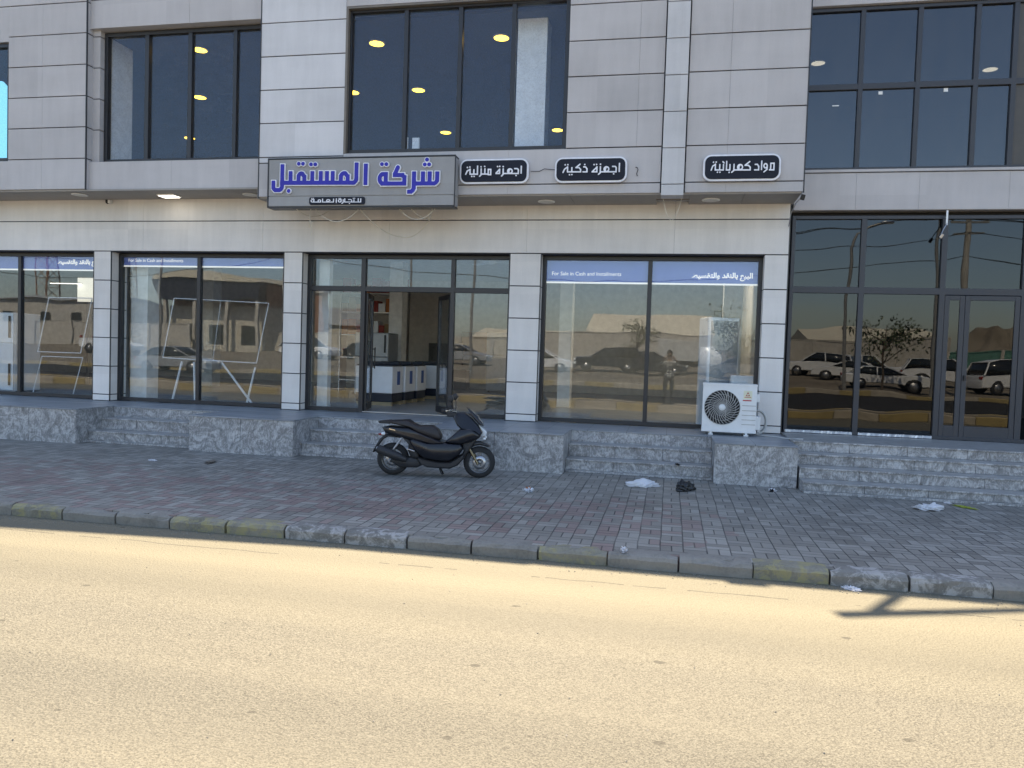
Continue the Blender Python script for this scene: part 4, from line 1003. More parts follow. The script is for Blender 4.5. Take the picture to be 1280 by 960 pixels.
wheel('rear_wheel', 0.0, RR, 0.055); fw = wheel('front_wheel', 1.183, RF, 0.050); fw.rotation_euler = (0, 0, R(6))
def body(name, poly, w, mat, inset=0.02, off=0.0, smooth=True):
    b = MB(); b.shell(poly, w, inset, 0, smooth); o = b.build(name, M[mat]); o.parent = sc; o.location = (0, off, 0)
    o.data.set_sharp_from_angle(angle=R(42)); return o
body('seat', outl((235,244),(390,240),(432,268),(480,292),(530,289),(592,292),(638,324),(664,372),(662,404),(600,396),(470,340),(400,298),(262,266)), lambda x, z: 0.11+0.035*min(1, max(0, (0.62-x)/0.5)), 'seat', 0.018)
body('grab_rail', outl((146,246),(236,240),(262,258),(240,268),(156,262)), 0.115, 'sc_matt', 0.008)
body('tail_cowl', outl((176,296),(240,286),(400,302),(520,356),(655,410),(700,428),(600,440),(420,402),(290,366),(205,342)), lambda x, z: 0.09+0.08*min(1, max(0, (x+0.15)/0.5)), 'sc_black', 0.02)
body('side_panel', outl((408,398),(440,388),(560,424),(690,424),(830,440),(850,482),(812,538),(740,582),(640,576),(530,552),(470,504),(420,442)), 0.17, 'sc_black', 0.03)
body('floorboard', outl((470,540),(540,556),(640,580),(745,586),(850,520),(862,556),(806,618),(740,642),(560,628),(500,600)), 0.145, 'sc_matt', 0.02)
body('leg_shield', outl((700,420),(760,372),(818,320),(900,312),(985,362),(978,396),(900,424),(830,444),(740,436)), 0.165, 'sc_black', 0.03)
body('front_cowl', outl((756,226),(788,188),(850,190),(905,232),(962,290),(1002,350),(984,386),(940,350),(830,326),(792,292)), lambda x, z: 0.075+0.09*max(0, min(1, (0.86-z)/0.25)), 'sc_black', 0.025)
b = MB()
scp = outl((862,146),(900,172),(960,222),(1000,278),(1006,302),(970,284),(930,246))
b.shell(scp, lambda x, z: 0.06+0.07*max(0, min(1, (0.92-z)/0.25)), 0.006)
t = NT('smoked_windscreen'); t.fin((0.012, 0.014, 0.018), 0.08); b.build('windscreen', t.mat).parent = sc
for s_ in (-1, 1):
    b = MB(); b.shell(outl((898,236),(932,252),(1000,318),(1034,352),(1030,384),(978,386),(992,352),(950,300)), 0.026, 0.008)
    o = b.build('headlight', M['lens']); o.parent = sc; o.location = (0.004, s_*0.108, 0); o.rotation_euler = (0, 0, R(s_*-6))
body('front_mudguard', outl((852,474),(880,446),(930,428),(985,426),(1040,448),(1072,470),(1040,472),(985,458),(940,462),(890,492)), 0.068, 'sc_black', 0.012)
for s_ in (-1, 1):
    b = MB(); a_, c_ = SP(890, 470), SP(968, 608); b.tube([(a_[0], s_*0.075, a_[1]), (c_[0], s_*0.075, c_[1])], [0.019, 0.017], 10); b.build('fork_leg', M['fork_gold']).parent = sc
b = MB()
hb = [SP(648, 158), SP(700, 168), SP(770, 176), SP(800, 190)]
b.tube([(SP(715,160)[0], -0.33, SP(715,160)[1]), (SP(740,168)[0], -0.22, SP(740,168)[1]), (SP(775,182)[0], -0.08, SP(775,182)[1]), (SP(775,182)[0], 0.08, SP(775,182)[1]), (SP(740,168)[0], 0.22, SP(740,168)[1]), (SP(715,160)[0], 0.33, SP(715,160)[1])], 0.012, 8)
b.build('handlebar', M['chrome']).parent = sc
for s_ in (-1, 1):
    b = MB(); c0 = SP(700, 157); b.tube([(c0[0]-0.02, s_*0.35, c0[1]-0.003), (c0[0]+0.035, s_*0.24, c0[1]+0.004)], 0.019, 10); b.build('grip', M['sc_matt']).parent = sc
    b = MB(); c1 = SP(745, 160); b.tube([(c1[0]+0.06, s_*0.21, c1[1]+0.01), (c1[0]+0.03, s_*0.30, c1[1]+0.012), (c1[0]-0.01, s_*0.34, c1[1]+0.01)], 0.006, 6); b.build('brake_lever', M['chrome']).parent = sc
    mb = MB(); c2 = SP(762, 165); mb.tube([(c2[0], s_*0.17, c2[1]), (c2[0]-0.005, s_*0.22, c2[1]+0.09), (c2[0]-0.03, s_*0.25, c2[1]+0.14)], 0.006, 6)
    mo = mb.build('mirror_stalk', M['sc_matt']); mo.parent = sc
    b = MB(); b.shell([(c2[0]-0.055, c2[1]+0.125), (c2[0]-0.01, c2[1]+0.115), (c2[0]+0.015, c2[1]+0.16), (c2[0]-0.01, c2[1]+0.215), (c2[0]-0.05, c2[1]+0.20)], 0.055, 0.012); q = b.build('mirror', M['sc_matt']); q.parent = sc; q.location = (0, s_*0.27, 0)
b = MB(); p0, p1 = SP(150, 462), SP(385, 562); b.tube([(p0[0], -0.145, p0[1]), (p0[0]+0.03, -0.145, p0[1]-0.012), (p1[0]-0.12, -0.14, p1[1]+0.048), (p1[0], -0.12, p1[1])], [0.045, 0.058, 0.060, 0.035], 16)
ex = b.build('exhaust', M['sc_matt']); ex.parent = sc
b = MB(); b.tube([(p0[0]-0.008, -0.145, p0[1]+0.003), (p0[0]+0.004, -0.145, p0[1]-0.001)], 0.030, 14); b.build('exhaust_tip', M['steel']).parent = ex
b = MB(); p0, p1 = SP(345, 384), SP(285, 470); b.tube([(p0[0], -0.115, p0[1]), (p1[0], -0.115, p1[1])], 0.014, 8)
for i in range(8):
    k_ = i/7; b.lathe([(0.013, -0.005), (0.023, 0), (0.013, 0.005)], (p0[0]+(p1[0]-p0[0])*(0.1+0.7*k_), -0.115, p0[1]+(p1[1]-p0[1])*(0.1+0.7*k_)), 'Z', 12)
b.build('shock_absorber', M['steel']).parent = sc
b = MB(); b.shell(outl((330,560),(420,540),(500,560),(520,610),(470,632),(330,626),(250,575),(262,550)), 0.10, 0.02); b.build('engine_case', M['sc_matt']).parent = sc
b = MB(); b.shell(outl((350,384),(410,392),(440,440),(480,500),(500,560),(420,545),(395,490),(400,440)), 0.115, 0.02); b.build('engine_cover', M['sc_matt']).parent = sc
b = MB(); b.shell(outl((196,360),(230,352),(330,376),(330,388),(230,374),(180,400),(150,440),(118,500),(98,502),(130,440),(160,388)), 0.075, 0.006); b.build('rear_mudguard', M['sc_matt']).parent = sc
b = MB(); b.shell(outl((140,350),(180,344),(206,352),(200,366),(150,360)), 0.05, 0.006); b.build('tail_light', M['red_lens']).parent = sc
for s_ in (-1, 1):
    b = MB(); c0 = SP(192, 346); b.lathe([(0, -0.03), (0.018, -0.02), (0.02, 0.02), (0, 0.03)], (c0[0], s_*0.10, c0[1]), 'X', 12); b.build('indicator', M['lens']).parent = sc
    b = MB(); c0 = SP(430, 478); b.obox((c0[0], s_*0.185, c0[1]), (0.11, 0.03, 0.016), (0, R(16), 0)); b.build('footpeg', M['chrome'], bevel=0.005).parent = sc
    b = MB(); c0 = SP(1020, 402); b.lathe([(0, 0.02), (0.016, 0.012), (0.016, -0.02), (0, -0.02)], (c0[0], s_*0.11, c0[1]), 'X', 12); b.build('fog_lamp', M['lens']).parent = sc
b = MB(); b.obox((SP(268,312)[0], -0.137, SP(268,312)[1]), (0.09, 0.003, 0.012), (0, R(12), 0)); b.build('tail_emblem', M['chrome']).parent = sc
b = MB(); a_ = SP(640, 622); b.tube([(a_[0], 0.08, a_[1]), (a_[0]+0.02, 0.14, 0.09), (a_[0]+0.05, 0.20, 0.006)], [0.010, 0.009, 0.012], 7); b.build('side_stand', M['sc_matt']).parent = sc
b = MB(); a_ = SP(655, 630); b.tube([(a_[0], -0.08, a_[1]), (a_[0]+0.03, -0.09, 0.06), (a_[0]+0.055, -0.11, 0.05)], [0.010, 0.008, 0.010], 7); b.build('main_stand', M['sc_matt']).parent = sc
b = MB(); b.shell(outl((830,430),(900,420),(960,400),(940,440),(900,500),(850,560),(820,600),(800,600),(850,500)), 0.10, 0.02); b.build('frame_cover', M['sc_matt']).parent = sc

# ------------------------------------------------------------------ litter
def crumple(name, loc, size, mats, label, cat, seed, flat=0.5, n=4, sharp=0.45, smooth=False):
    rnd_ = random.Random(seed); bm = bmesh.new(); bmesh.ops.create_icosphere(bm, subdivisions=n, radius=0.5)
    for v in bm.verts:
        d = v.co.normalized(); k_ = 1+sharp*(math.sin(d.x*7+seed)*math.cos(d.y*9+seed*2)+0.6*math.sin(d.z*13+d.x*11))+rnd_.uniform(-0.10, 0.10)*(0.15 if smooth else 1)
        v.co = Vector((d.x*k_*size[0]/2, d.y*k_*size[1]/2, max(-0.1, d.z)*k_*size[2]*flat + size[2]*0.06))
    if smooth:
        for v in bm.verts: v.co.x *= 1+0.25*math.sin(v.co.y*20+seed); v.co.z = v.co.z*0.7+0.3*size[2]*flat*max(0, math.sin(v.co.x*22+seed)*math.cos(v.co.y*26))
        for f in bm.faces: f.smooth = True
    z0 = min(v.co.z for v in bm.verts)
    for v in bm.verts: v.co.z -= z0
    me = bpy.data.meshes.new(name); bm.to_mesh(me); bm.free()
    for q in mats: me.materials.append(q)
    if len(mats) > 1:
        for p in me.polygons: p.material_index = 1 if math.sin(p.center.x*40+seed)+math.cos(p.center.y*55) > 0.8 else 0
    o = bpy.data.objects.new(name, me); col.objects.link(o); o.location = loc
    o.rotation_euler = (0, 0, rnd_.uniform(0, 6)); return tag(o, label, cat)
t = NT('white_plastic_film'); t.fin((0.80, 0.80, 0.82), 0.35); t.b.inputs['Transmission Weight'].default_value = 0.25; M['bag_white'] = t.mat
M['bag_black'] = plain('black_plastic_film', (0.012, 0.012, 0.013), 0.3)
M['leaf_green'] = plain('yellow_green_card', (0.30, 0.34, 0.05), 0.6)
M['orange'] = plain('orange_print', (0.45, 0.15, 0.05), 0.5)
crumple('food_wrapper', (-1.66, 9.46, 0.002), (0.16, 0.10, 0.07), [M['foil'], M['orange']], 'crumpled silver and orange food wrapper on the pavers right of the scooter', 'wrapper', 1)
crumple('plastic_bag', (-0.29, 10.39, 0.002), (0.36, 0.20, 0.15), [M['bag_white']], 'white plastic carrier bag lying flat below the middle steps', 'plastic bag', 2, 0.7, 4, 0.16, True)
crumple('plastic_bag', (0.25, 10.29, 0.002), (0.30, 0.19, 0.17), [M['bag_black']], 'black plastic bag bunched up on the pavers', 'plastic bag', 3, 0.8, 4, 0.2, True)
crumple('paper_scrap', (1.40, 10.67, 0.002), (0.13, 0.08, 0.05), [M['bag_white'], M['sc_matt']], 'torn white and black scrap of packaging at the foot of the rightmost low block', 'litter', 4)
crumple('paper_scrap', (-7.26, 9.86, 0.002), (0.12, 0.08, 0.03), [M['bag_white']], 'small white paper scrap on the pavers at far left', 'litter', 5)
crumple('plastic_bag', (3.13, 10.02, 0.002), (0.33, 0.18, 0.13), [M['bag_white']], 'torn clear white plastic bag on the pavers before the wide steps', 'plastic bag', 6, 0.6, 4, 0.28, True)
crumple('leaf', (3.62, 10.36, 0.002), (0.24, 0.11, 0.02), [M['leaf_green']], 'flat yellow green leaf of cardboard lying near the wide steps', 'litter', 7, 0.5)
crumple('paper_scrap', (3.50, 10.58, 0.002), (0.07, 0.05, 0.03), [M['bag_white']], 'tiny white paper scrap against the bottom wide step', 'litter', 8)
crumple('paper_scrap', (-0.33, 6.80, 0.006), (0.10, 0.05, 0.05), [M['bag_white']], 'white scrap of paper lodged on the kerb edge', 'litter', 9)
crumple('plastic_bag', (1.52, 6.66, -0.12), (0.12, 0.07, 0.03), [M['bag_white']], 'small pale twisted plastic strip in the gutter', 'litter', 10)
crumple('dry_leaf', (-6.45, 10.05, 0.001), (0.30, 0.12, 0.03), [M['bronze']], 'flattened brown scrap lying in a paver hollow at left', 'litter', 11)
crumple('paper_scrap', (0.17, 11.29, 0.196), (0.14, 0.04, 0.03), [M['bag_black']], 'thin dark scrap on the lowest tread of the middle steps', 'litter', 12)

# ------------------------------------------------------------------ goods inside the showroom
M['appl_white'] = plain('white_appliance_enamel', (0.82, 0.84, 0.87), 0.3, var=0.04)
M['appl_navy'] = plain('navy_appliance_base', (0.015, 0.02, 0.035), 0.4)
M['appl_grey'] = plain('silver_appliance', (0.34, 0.36, 0.38), 0.35, 0.3)
M['blue_print'] = plain('blue_print_label', (0.05, 0.12, 0.35), 0.5)
M['wood'] = plain('pale_pallet_wood', (0.40, 0.30, 0.18), 0.7)
FL = 0.574
def washer(x, y, label, rz=0.0, w=0.80, d=0.66, first=None):
    e = empty('washing_machine', (x, y, FL), rz, label, 'washing machine', 'washing machines in the showroom')
    b = MB(); b.box(-w, 0, 0, d, 0.25, 0.80); b.build('cabinet', M['appl_white'], bevel=0.02).parent = e
    b = MB(); b.box(-w+0.01, -0.01, 0.01, d-0.01, 0.075, 0.249); b.build('base', M['appl_navy'], bevel=0.01).parent = e
    b = MB(); b.box(-w+0.02, -0.02, 0.02, d-0.02, 0.801, 0.83); b.tube([(-w*0.3, d*0.3, 0.84), (-w*0.3, d*0.3, 0.86)], 0.05, 12); b.box(-w+0.05, -0.05, d-0.16, d-0.04, 0.831, 0.89); b.build('lid', M['appl_navy'], bevel=0.008).parent = e
    b = MB(); b.box(0.001, 0.004, d*0.42, d*0.68, 0.42, 0.70); b.build('energy_label', M['blue_print']).parent = e
    b = MB(); b.box(-w+0.02, -0.02, 0.03, 0.10, 0, 0.07); b.box(-w+0.02, -0.02, d-0.10, d-0.03, 0, 0.07); b.build('pallet', M['wood']).parent = e
    return e
washer(-5.50, 14.9, 'white washing machine with navy base nearest the open shop door')
washer(-5.48, 15.63, 'second white washing machine back from the open shop door in the row')
washer(-5.46, 16.36, 'third white washing machine back from the open shop door in the row')
washer(-5.40, 17.7, 'rearmost white washing machine in the row seen through the open shop door')
def fridge(x, y, w, d, h, mat, label, rz=0.0, front=None, top_round=False):
    e = empty('refrigerator', (x, y, FL), rz, label, 'refrigerator')
    b = MB(); b.box(-w/2, w/2, 0.03, d, 0.04, h); b.build('cabinet', M[mat], bevel=0.02).parent = e
    for z0, z1, nm in ((0.06, h*0.62, 'lower_door'), (h*0.625, h-0.01, 'upper_door')):
        b = MB(); b.box(-w/2+0.004, w/2-0.004, -0.01, 0.028, z0, z1); dd_ = b.build(nm, front or M[mat], bevel=0.012); dd_.parent = e
        hb_ = MB(); hb_.box(w/2-0.09, w/2-0.06, -0.045, -0.012, z0+0.1, min(z1-0.05, z0+0.55)); hb_.build('handle', M['black_pl']).parent = dd_
    b = MB(); b.box(-w/2+0.05, -w/2+0.1, 0.1, d-0.05, 0, 0.04); b.box(w/2-0.1, w/2-0.05, 0.1, d-0.05, 0, 0.04); b.build('foot', M['black_pl']).parent = e
    return e
fridge(-7.05, 17.6, 0.85, 0.7, 1.55, 'appl_grey', 'silver grey refrigerator left of the white column inside the open door')
fridge(-4.9, 22.0, 0.7, 0.7, 1.75, 'appl_grey', 'grey refrigerator against the rear wall seen through the doorway')
fridge(-13.70, 13.55, 0.95, 0.7, 1.66, 'appl_white', 'pale white refrigerator standing close behind the leftmost shop pane')
# tall cabinet cooler behind the right shop window
e = empty('tower_air_conditioner', (0.90, 13.45, FL), R(20), 'tall white floor standing air conditioner with dark front behind the outdoor unit', 'air conditioner')
b = MB(); b.box(-0.30, 0.26, 0, 0.42, 0, 1.86); b.build('cabinet', M['appl_white'], bevel=0.03).parent = e
b = MB(); b.box(-0.255, 0.225, -0.012, -0.001, 0.62, 1.80); b.build('front_grille', M['appl_grey'], bevel=0.004).parent = e
b = MB(); b.box(-0.255, 0.225, -0.012, -0.001, 0.08, 0.58); b.build('lower_panel', M['appl_grey'], bevel=0.004).parent = e
e = empty('carton', (1.22, 13.20, FL), 0, 'pale cardboard carton standing inside the glass above the outdoor unit', 'carton')
b = MB(); b.box(-0.22, 0.15, 0, 0.25, 0.0, 0.90); b.build('box_body', M['appl_white'], bevel=0.004).parent = e
b = MB(); b.box(-0.05, 0.0, -0.002, 0.252, 0.901, 0.903); b.build('tape', M['wood']).parent = e
# shelf of boxed goods
e = empty('shelf_unit', (-7.75, 19.3, FL), 0, 'shelf of orange and white boxed goods beside the white column inside', 'shelf')
b = MB()
for z in (0.3, 0.9, 1.5, 2.1, 2.6): b.box(-0.9, 0.9, 0, 0.45, z, z+0.03)
for x in (-0.9, 0.87): b.box(x, x+0.03, 0, 0.45, 0, 2.7)
b.build('rack', M['steel']).parent = e
cols_ = [plain('orange_carton', (0.50, 0.16, 0.04), 0.6), M['appl_white'], plain('red_carton', (0.35, 0.04, 0.03), 0.6), plain('brown_carton', (0.30, 0.19, 0.10), 0.7)]
for z in (1.53, 2.13, 2.63):
    x = -0.85
    while x < 0.75:
        w_ = random.uniform(0.14, 0.28); h_ = random.uniform(0.2, 0.42)
        bx = MB(); bx.box(x, x+w_-0.02, 0.05, 0.4, z, z+h_)
        nm = bx.build('carton', random.choice(cols_)); nm.location = (-7.75, 19.3, FL); tag(nm, 'small boxed goods packed on the showroom shelf', 'carton', 'boxed goods on the shelf'); x += w_
e = empty('wall_board', (-5.6, 23.9, FL+1.05), 0, 'brown display board with a red end on the rear showroom wall', 'board')
b = MB(); b.box(-0.9, 0.55, -0.06, 0, 0, 0.75); b.build('panel', cols_[3]).parent = e
b = MB(); b.box(0.56, 0.95, -0.06, 0, 0, 0.75); b.build('end_panel', cols_[2]).parent = e
e = empty('television', (-6.75, 22.9, FL), 0, 'black television on a low stand at the back of the showroom', 'television')
b = MB(); b.box(-0.55, 0.55, 0, 0.06, 0.75, 1.4); b.build('screen', M['sc_black'], bevel=0.01).parent = e
b = MB(); b.box(-0.7, 0.7, -0.1, 0.35, 0, 0.6); b.box(-0.2, 0.2, -0.02, 0.2, 0.6, 0.63); b.box(-0.04, 0.04, 0.03, 0.08, 0.62, 0.8); b.build('stand', M['dark_in']).parent = e
# white line display frames leaning behind the left windows
M['tube_white'] = plain('white_metal_tube', (0.85, 0.86, 0.88), 0.4)
def bars_(b, pts, r=0.010, close=True):
    pts = pts + [pts[0]] if close else pts
    for a, c in zip(pts[:-1], pts[1:]): b.tube([a, c], r, 6)
def frame_stand(label, quads, legs, Y):
    e = empty('display_frame', (quads[0][0][0], Y, FL), 0, label, 'display frame')
    b = MB()
    for q in quads: bars_(b, [(x-e.location.x, 0.0, z-FL) for x, z in q])
    b.build('tube_frame', M['tube_white']).parent = e
    if legs:
        for (a, c) in legs:
            b = MB(); b.tube([(a[0]-e.location.x, 0.03, a[1]-FL), (c[0]-e.location.x, -0.02, c[1]-FL)], 0.022, 6); b.build('leg', M['tube_white']).parent = e
frame_stand('upright display frame of thin white tubes behind the leftmost shop window', [[(-12.3, 2.55), (-11.3, 2.55), (-11.55, 1.45), (-12.55, 1.45)], [(-12.45, 1.36), (-11.5, 1.36), (-11.72, 0.60), (-12.66, 0.60)]], None, 13.45)
frame_stand('slanted white tube display frame on four splayed legs behind the second shop window', [[(-9.45, 2.58), (-7.45, 2.52), (-7.68, 1.38), (-9.68, 1.42)], [(-8.45, 2.55), (-8.60, 1.40)]], [((-9.28, 1.36), (-9.45, 0.58)), ((-9.02, 1.36), (-8.95, 0.58)), ((-8.42, 1.36), (-7.72, 0.58)), ((-7.72, 1.30), (-7.86, 0.58))], 13.42)
# LED lamps of the showroom
M['led'] = emit('lit_led_panel', (1.0, 0.97, 0.90), 4.0)
M['led_bar'] = emit('lit_led_bar', (0.9, 0.97, 1.0), 0.8)
def led(x, y, z, sx, sy, label):
    e = empty('ceiling_light', (x, y, z), 0, label, 'ceiling light', 'lit LED lamps in the showroom')
    b = MB(); b.box(-sx/2-0.02, sx/2+0.02, -sy/2-0.02, sy/2+0.02, -0.02, 0); b.build('housing', M['white']).parent = e
    b = MB(); b.box(-sx/2, sx/2, -sy/2, sy/2, -0.03, -0.0205); b.build('diffuser', M['led'] if sy > 0.2 else M['led_bar']).parent = e
led(0.3, 16.9, 3.98, 1.1, 0.5, 'lit rectangular LED panel on the ceiling behind the right shop window')
led(-15.5, 17.5, 3.20, 0.9, 0.06, 'lit white LED bar hanging behind the leftmost shop window')
e = empty('light_box', (-14.95, 17.6, 2.72), 0, 'lit white light box on a post behind the leftmost shop window', 'light box')
b = MB(); b.box(-0.28, 0.28, 0, 0.08, 0, 0.62); b.build('face', emit('lit_white_sign', (0.9, 0.97, 1.0), 0.2)).parent = e
b = MB(); b.box(-0.03, 0.03, 0.03, 0.07, -2.17, -0.001); b.build('post', M['steel']).parent = e
for x, y, lab in ((-6.9, 15.2, 'white ceiling fan behind the left transom of the shop door'), (-3.55, 15.0, 'white ceiling fan behind the right transom of the shop door')):
    e = empty('ceiling_fan', (x, y, 3.98), 0, lab, 'ceiling fan', 'ceiling fans in the showroom')
    b = MB(); b.tube([(0, 0, 0), (0, 0, -0.42)], 0.012, 8); b.build('rod', M['white']).parent = e
    b = MB(); b.lathe([(0, -0.40), (0.10, -0.42), (0.11, -0.48), (0, -0.52)], n=20); b.build('motor', M['white']).parent = e
    for k_ in range(3):
        b = MB(); b.obox((0.36, 0, -0.47), (0.55, 0.12, 0.008), (0.15, 0, 0)); o = b.build('blade', M['white']); o.parent = e; o.rotation_euler = (0, 0, R(120*k_+15))

# ------------------------------------------------------------------ the far side of the street (seen in the glass)
def gz(y):
    P = [(-900, 6), (-120, 1.6), (-60, 0.95), (-45, 0.75), (-32, 0.48), (-22, 0.16), (-18.2, 0.04), (-17.6, -0.12)]
    for (a, za), (c, zc) in zip(P[:-1], P[1:]):
        if a <= y <= c: return za+(zc-za)*(y-a)/(c-a)
    return -0.12
def paint(name, c): return plain(name, c, 0.25, 0, 0.5, coat=0.6, var=0.03)
M['car_white'] = paint('white_car_paint', (0.72, 0.72, 0.71)); M['car_silver'] = paint('silver_grey_car_paint', (0.30, 0.31, 0.32)); M['car_dark'] = paint('dark_car_paint', (0.022, 0.026, 0.034))
M['car_glass'] = plain('dark_car_glass', (0.015, 0.018, 0.02), 0.06)
def make_car(kind, mat, label):
    e = empty('parked_car', (0, 0, 0), 0, label, 'car', 'cars parked across the street')
    if kind == 'sedan':
        low = [(-2.25,0.30),(-2.28,0.62),(-2.2,0.88),(-1.55,0.95),(1.05,0.93),(1.95,0.78),(2.22,0.60),(2.25,0.30)]
        gh = [(-1.75,0.93),(-1.15,1.36),(-0.5,1.44),(0.15,1.41),(1.10,0.92)]; roof = [(-1.18,1.36),(-0.5,1.45),(0.18,1.415),(0.14,1.385),(-0.5,1.41),(-1.12,1.33)]; wx, r = (-1.38, 1.38), 0.32; W_ = 0.87
    elif kind == 'suv':
        low = [(-2.3,0.38),(-2.34,0.75),(-2.3,1.05),(1.05,1.07),(2.1,0.98),(2.3,0.75),(2.3,0.38)]
        gh = [(-2.26,1.05),(-2.0,1.70),(-1.4,1.78),(0.2,1.75),(1.10,1.06)]; roof = [(-2.06,1.70),(-1.4,1.80),(0.25,1.765),(0.2,1.73),(-1.4,1.76),(-2.0,1.66)]; wx, r = (-1.42, 1.45), 0.37; W_ = 0.92
    else:
        low = [(-2.6,0.42),(-2.62,1.05),(-0.55,1.06),(1.0,1.05),(2.2,0.98),(2.45,0.75),(2.45,0.42)]
        gh = [(-0.75,1.05),(-0.6,1.70),(0.2,1.74),(0.45,1.70),(1.15,1.04)]; roof = [(-0.65,1.69),(0.2,1.76),(0.5,1.715),(0.45,1.68),(0.2,1.72),(-0.6,1.66)]; wx, r = (-1.55, 1.55), 0.38; W_ = 0.92
    b = MB(); b.shell(low, lambda x, z: W_*(0.95 if z > 0.85 else 1.0)*(0.93 if abs(x) > 2.0 else 1), 0.06); o = b.build('body', M[mat]); o.parent = e; o.data.set_sharp_from_angle(angle=R(45))
    top = max(p[1] for p in gh); bot = min(p[1] for p in gh)
    wf = lambda x, z: (W_-0.06) - 0.17*(z-bot)/(top-bot)
    b = MB(); b.shell(gh, wf, 0.03); b.build('cabin_glass', M['car_glass']).parent = e
    b = MB(); b.shell(roof, wf, 0.008)
    for px0, px1 in ((gh[0], gh[1]), (gh[-1], gh[-2])):
        for s_ in (-1, 1): b.tube([(px0[0], s_*wf(*px0), px0[1]), (px1[0], s_*wf(*px1), px1[1])], 0.045, 5)
    for s_ in (-1, 1): b.tube([(-0.45, s_*(wf(0, bot)+0.004), bot), (-0.42, s_*(wf(0, top)+0.0), top)], 0.04, 5)
    b.build('roof', M[mat]).parent = e
    for x in wx:
        for s_ in (-1, 1):
            b = MB(); b.lathe([(r*0.62, -0.10), (r*0.95, -0.11), (r, -0.05), (r, 0.06), (r*0.95, 0.10), (r*0.6, 0.10)], axis='Y', n=24); w = b.build('wheel', M['rubber']); w.parent = e; w.location = (x, s_*(W_-0.07), r)
            q = MB(); q.lathe([(0, s_*0.085), (r*0.6, s_*0.095), (r*0.62, s_*0.05)], axis='Y', n=20)
            q.build('rim', M['rim']).parent = w
    for s_ in (-1, 1):
        b = MB(); b.obox((low[-2][0]-0.03, s_*0.62, low[-2][1]+0.06), (0.12, 0.36, 0.13), (0, R(-18), 0)); b.build('headlight', M['lens'], bevel=0.02).parent = e
        b = MB(); b.obox((low[1][0]+0.05, s_*0.66, low[1][1]+0.16), (0.08, 0.26, 0.16)); b.build('tail_lamp', M['red_lens'], bevel=0.02).parent = e
    return e
protos = {}
def car(kind, mat, x, y, rz, label, z=None):
    k_ = (kind, mat)
    if k_ not in protos: o = protos[k_] = make_car(kind, mat, label)
    else: o = copy_tree(protos[k_]); o['label'] = label
    o.location = (x, y, gz(y) if z is None else z); o.rotation_euler = (0, 0, R(rz))
car('suv', 'car_white', 10.2, -30.0, 205, 'white boxy off road car mirrored at the left of the dark glass front')
car('sedan', 'car_white', 11.3, -26.5, 200, 'white car nosed towards the boxy off road car in the dark glass reflection')
car('pickup', 'car_white', 13.6, -31.5, 8, 'white pickup mirrored behind the young tree in the dark glass')
car('sedan', 'car_white', 11.7, -20.0, 2, 'white saloon mirrored side on below the young tree in the dark glass')
car('suv', 'car_white', 16.6, -25.5, 12, 'white estate car mirrored across the narrow door sash of the dark glass front')
car('suv', 'car_white', 18.6, -21.0, -10, 'white car with sloping nose mirrored in the dark glazed door')
car('sedan', 'car_white', -8.3, -24.5, 0, 'white car mirrored at the left edge of the right shop window')
car('suv', 'car_dark', -4.1, -26.8, 172, 'dark off road car mirrored in the left pane of the right shop window')
car('sedan', 'car_dark', -1.0, -27.5, 5, 'dark low car mirrored beside the centre bar of the right shop window')
car('sedan', 'car_silver', 4.6, -27.0, 190, 'grey car mirrored near the tall air conditioner in the right shop window')
car('sedan', 'car_silver', -15.6, -31.0, 3, 'grey saloon mirrored in the glass right of the open door')
car('suv', 'car_white', -28.3, -31.5, 8, 'white off road car mirrored in the glass left of the open door')
car('sedan', 'car_dark', -24.3, -34.0, 20, 'dark car mirrored next to the left door leaf')
car('pickup', 'car_white', -43.6, -28.0, 5, 'white pickup mirrored at the left of the second shop window')
car('sedan', 'car_silver', -27.2, -13.0, 0, 'silver grey saloon on the far carriageway mirrored in the second shop window', -0.12)
# truck with a pale box behind the photographer
e = empty('box_truck', (0.6, -29.0, gz(-29)), 0, 'light truck with a plain pale box mirrored behind the photographer', 'truck')
b = MB(); b.box(-1.35, 1.45, -1.0, 1.0, 0.95, 2.35); b.build('cargo_box', plain('pale_grey_box', (0.45, 0.45, 0.43), 0.5), bevel=0.03).parent = e
b = MB(); b.shell([(1.50,0.55),(1.50,1.95),(2.3,1.95),(2.85,1.3),(2.95,0.55)], 0.92, 0.05); b.build('cab', M['car_white']).parent = e
b = MB(); b.box(-1.4, 2.8, -0.4, 0.4, 0.55, 0.94); b.build('chassis', M['black_pl']).parent = e
for x in (-0.8, 2.2):
    for s_ in (-1, 1):
        b = MB(); b.lathe([(0, -0.12), (0.38, -0.12), (0.4, 0), (0.38, 0.12), (0, 0.12)], axis='Y', n=24); w = b.build('wheel', M['rubber']); w.parent = e; w.location = (x, s_*0.85, 0.4)
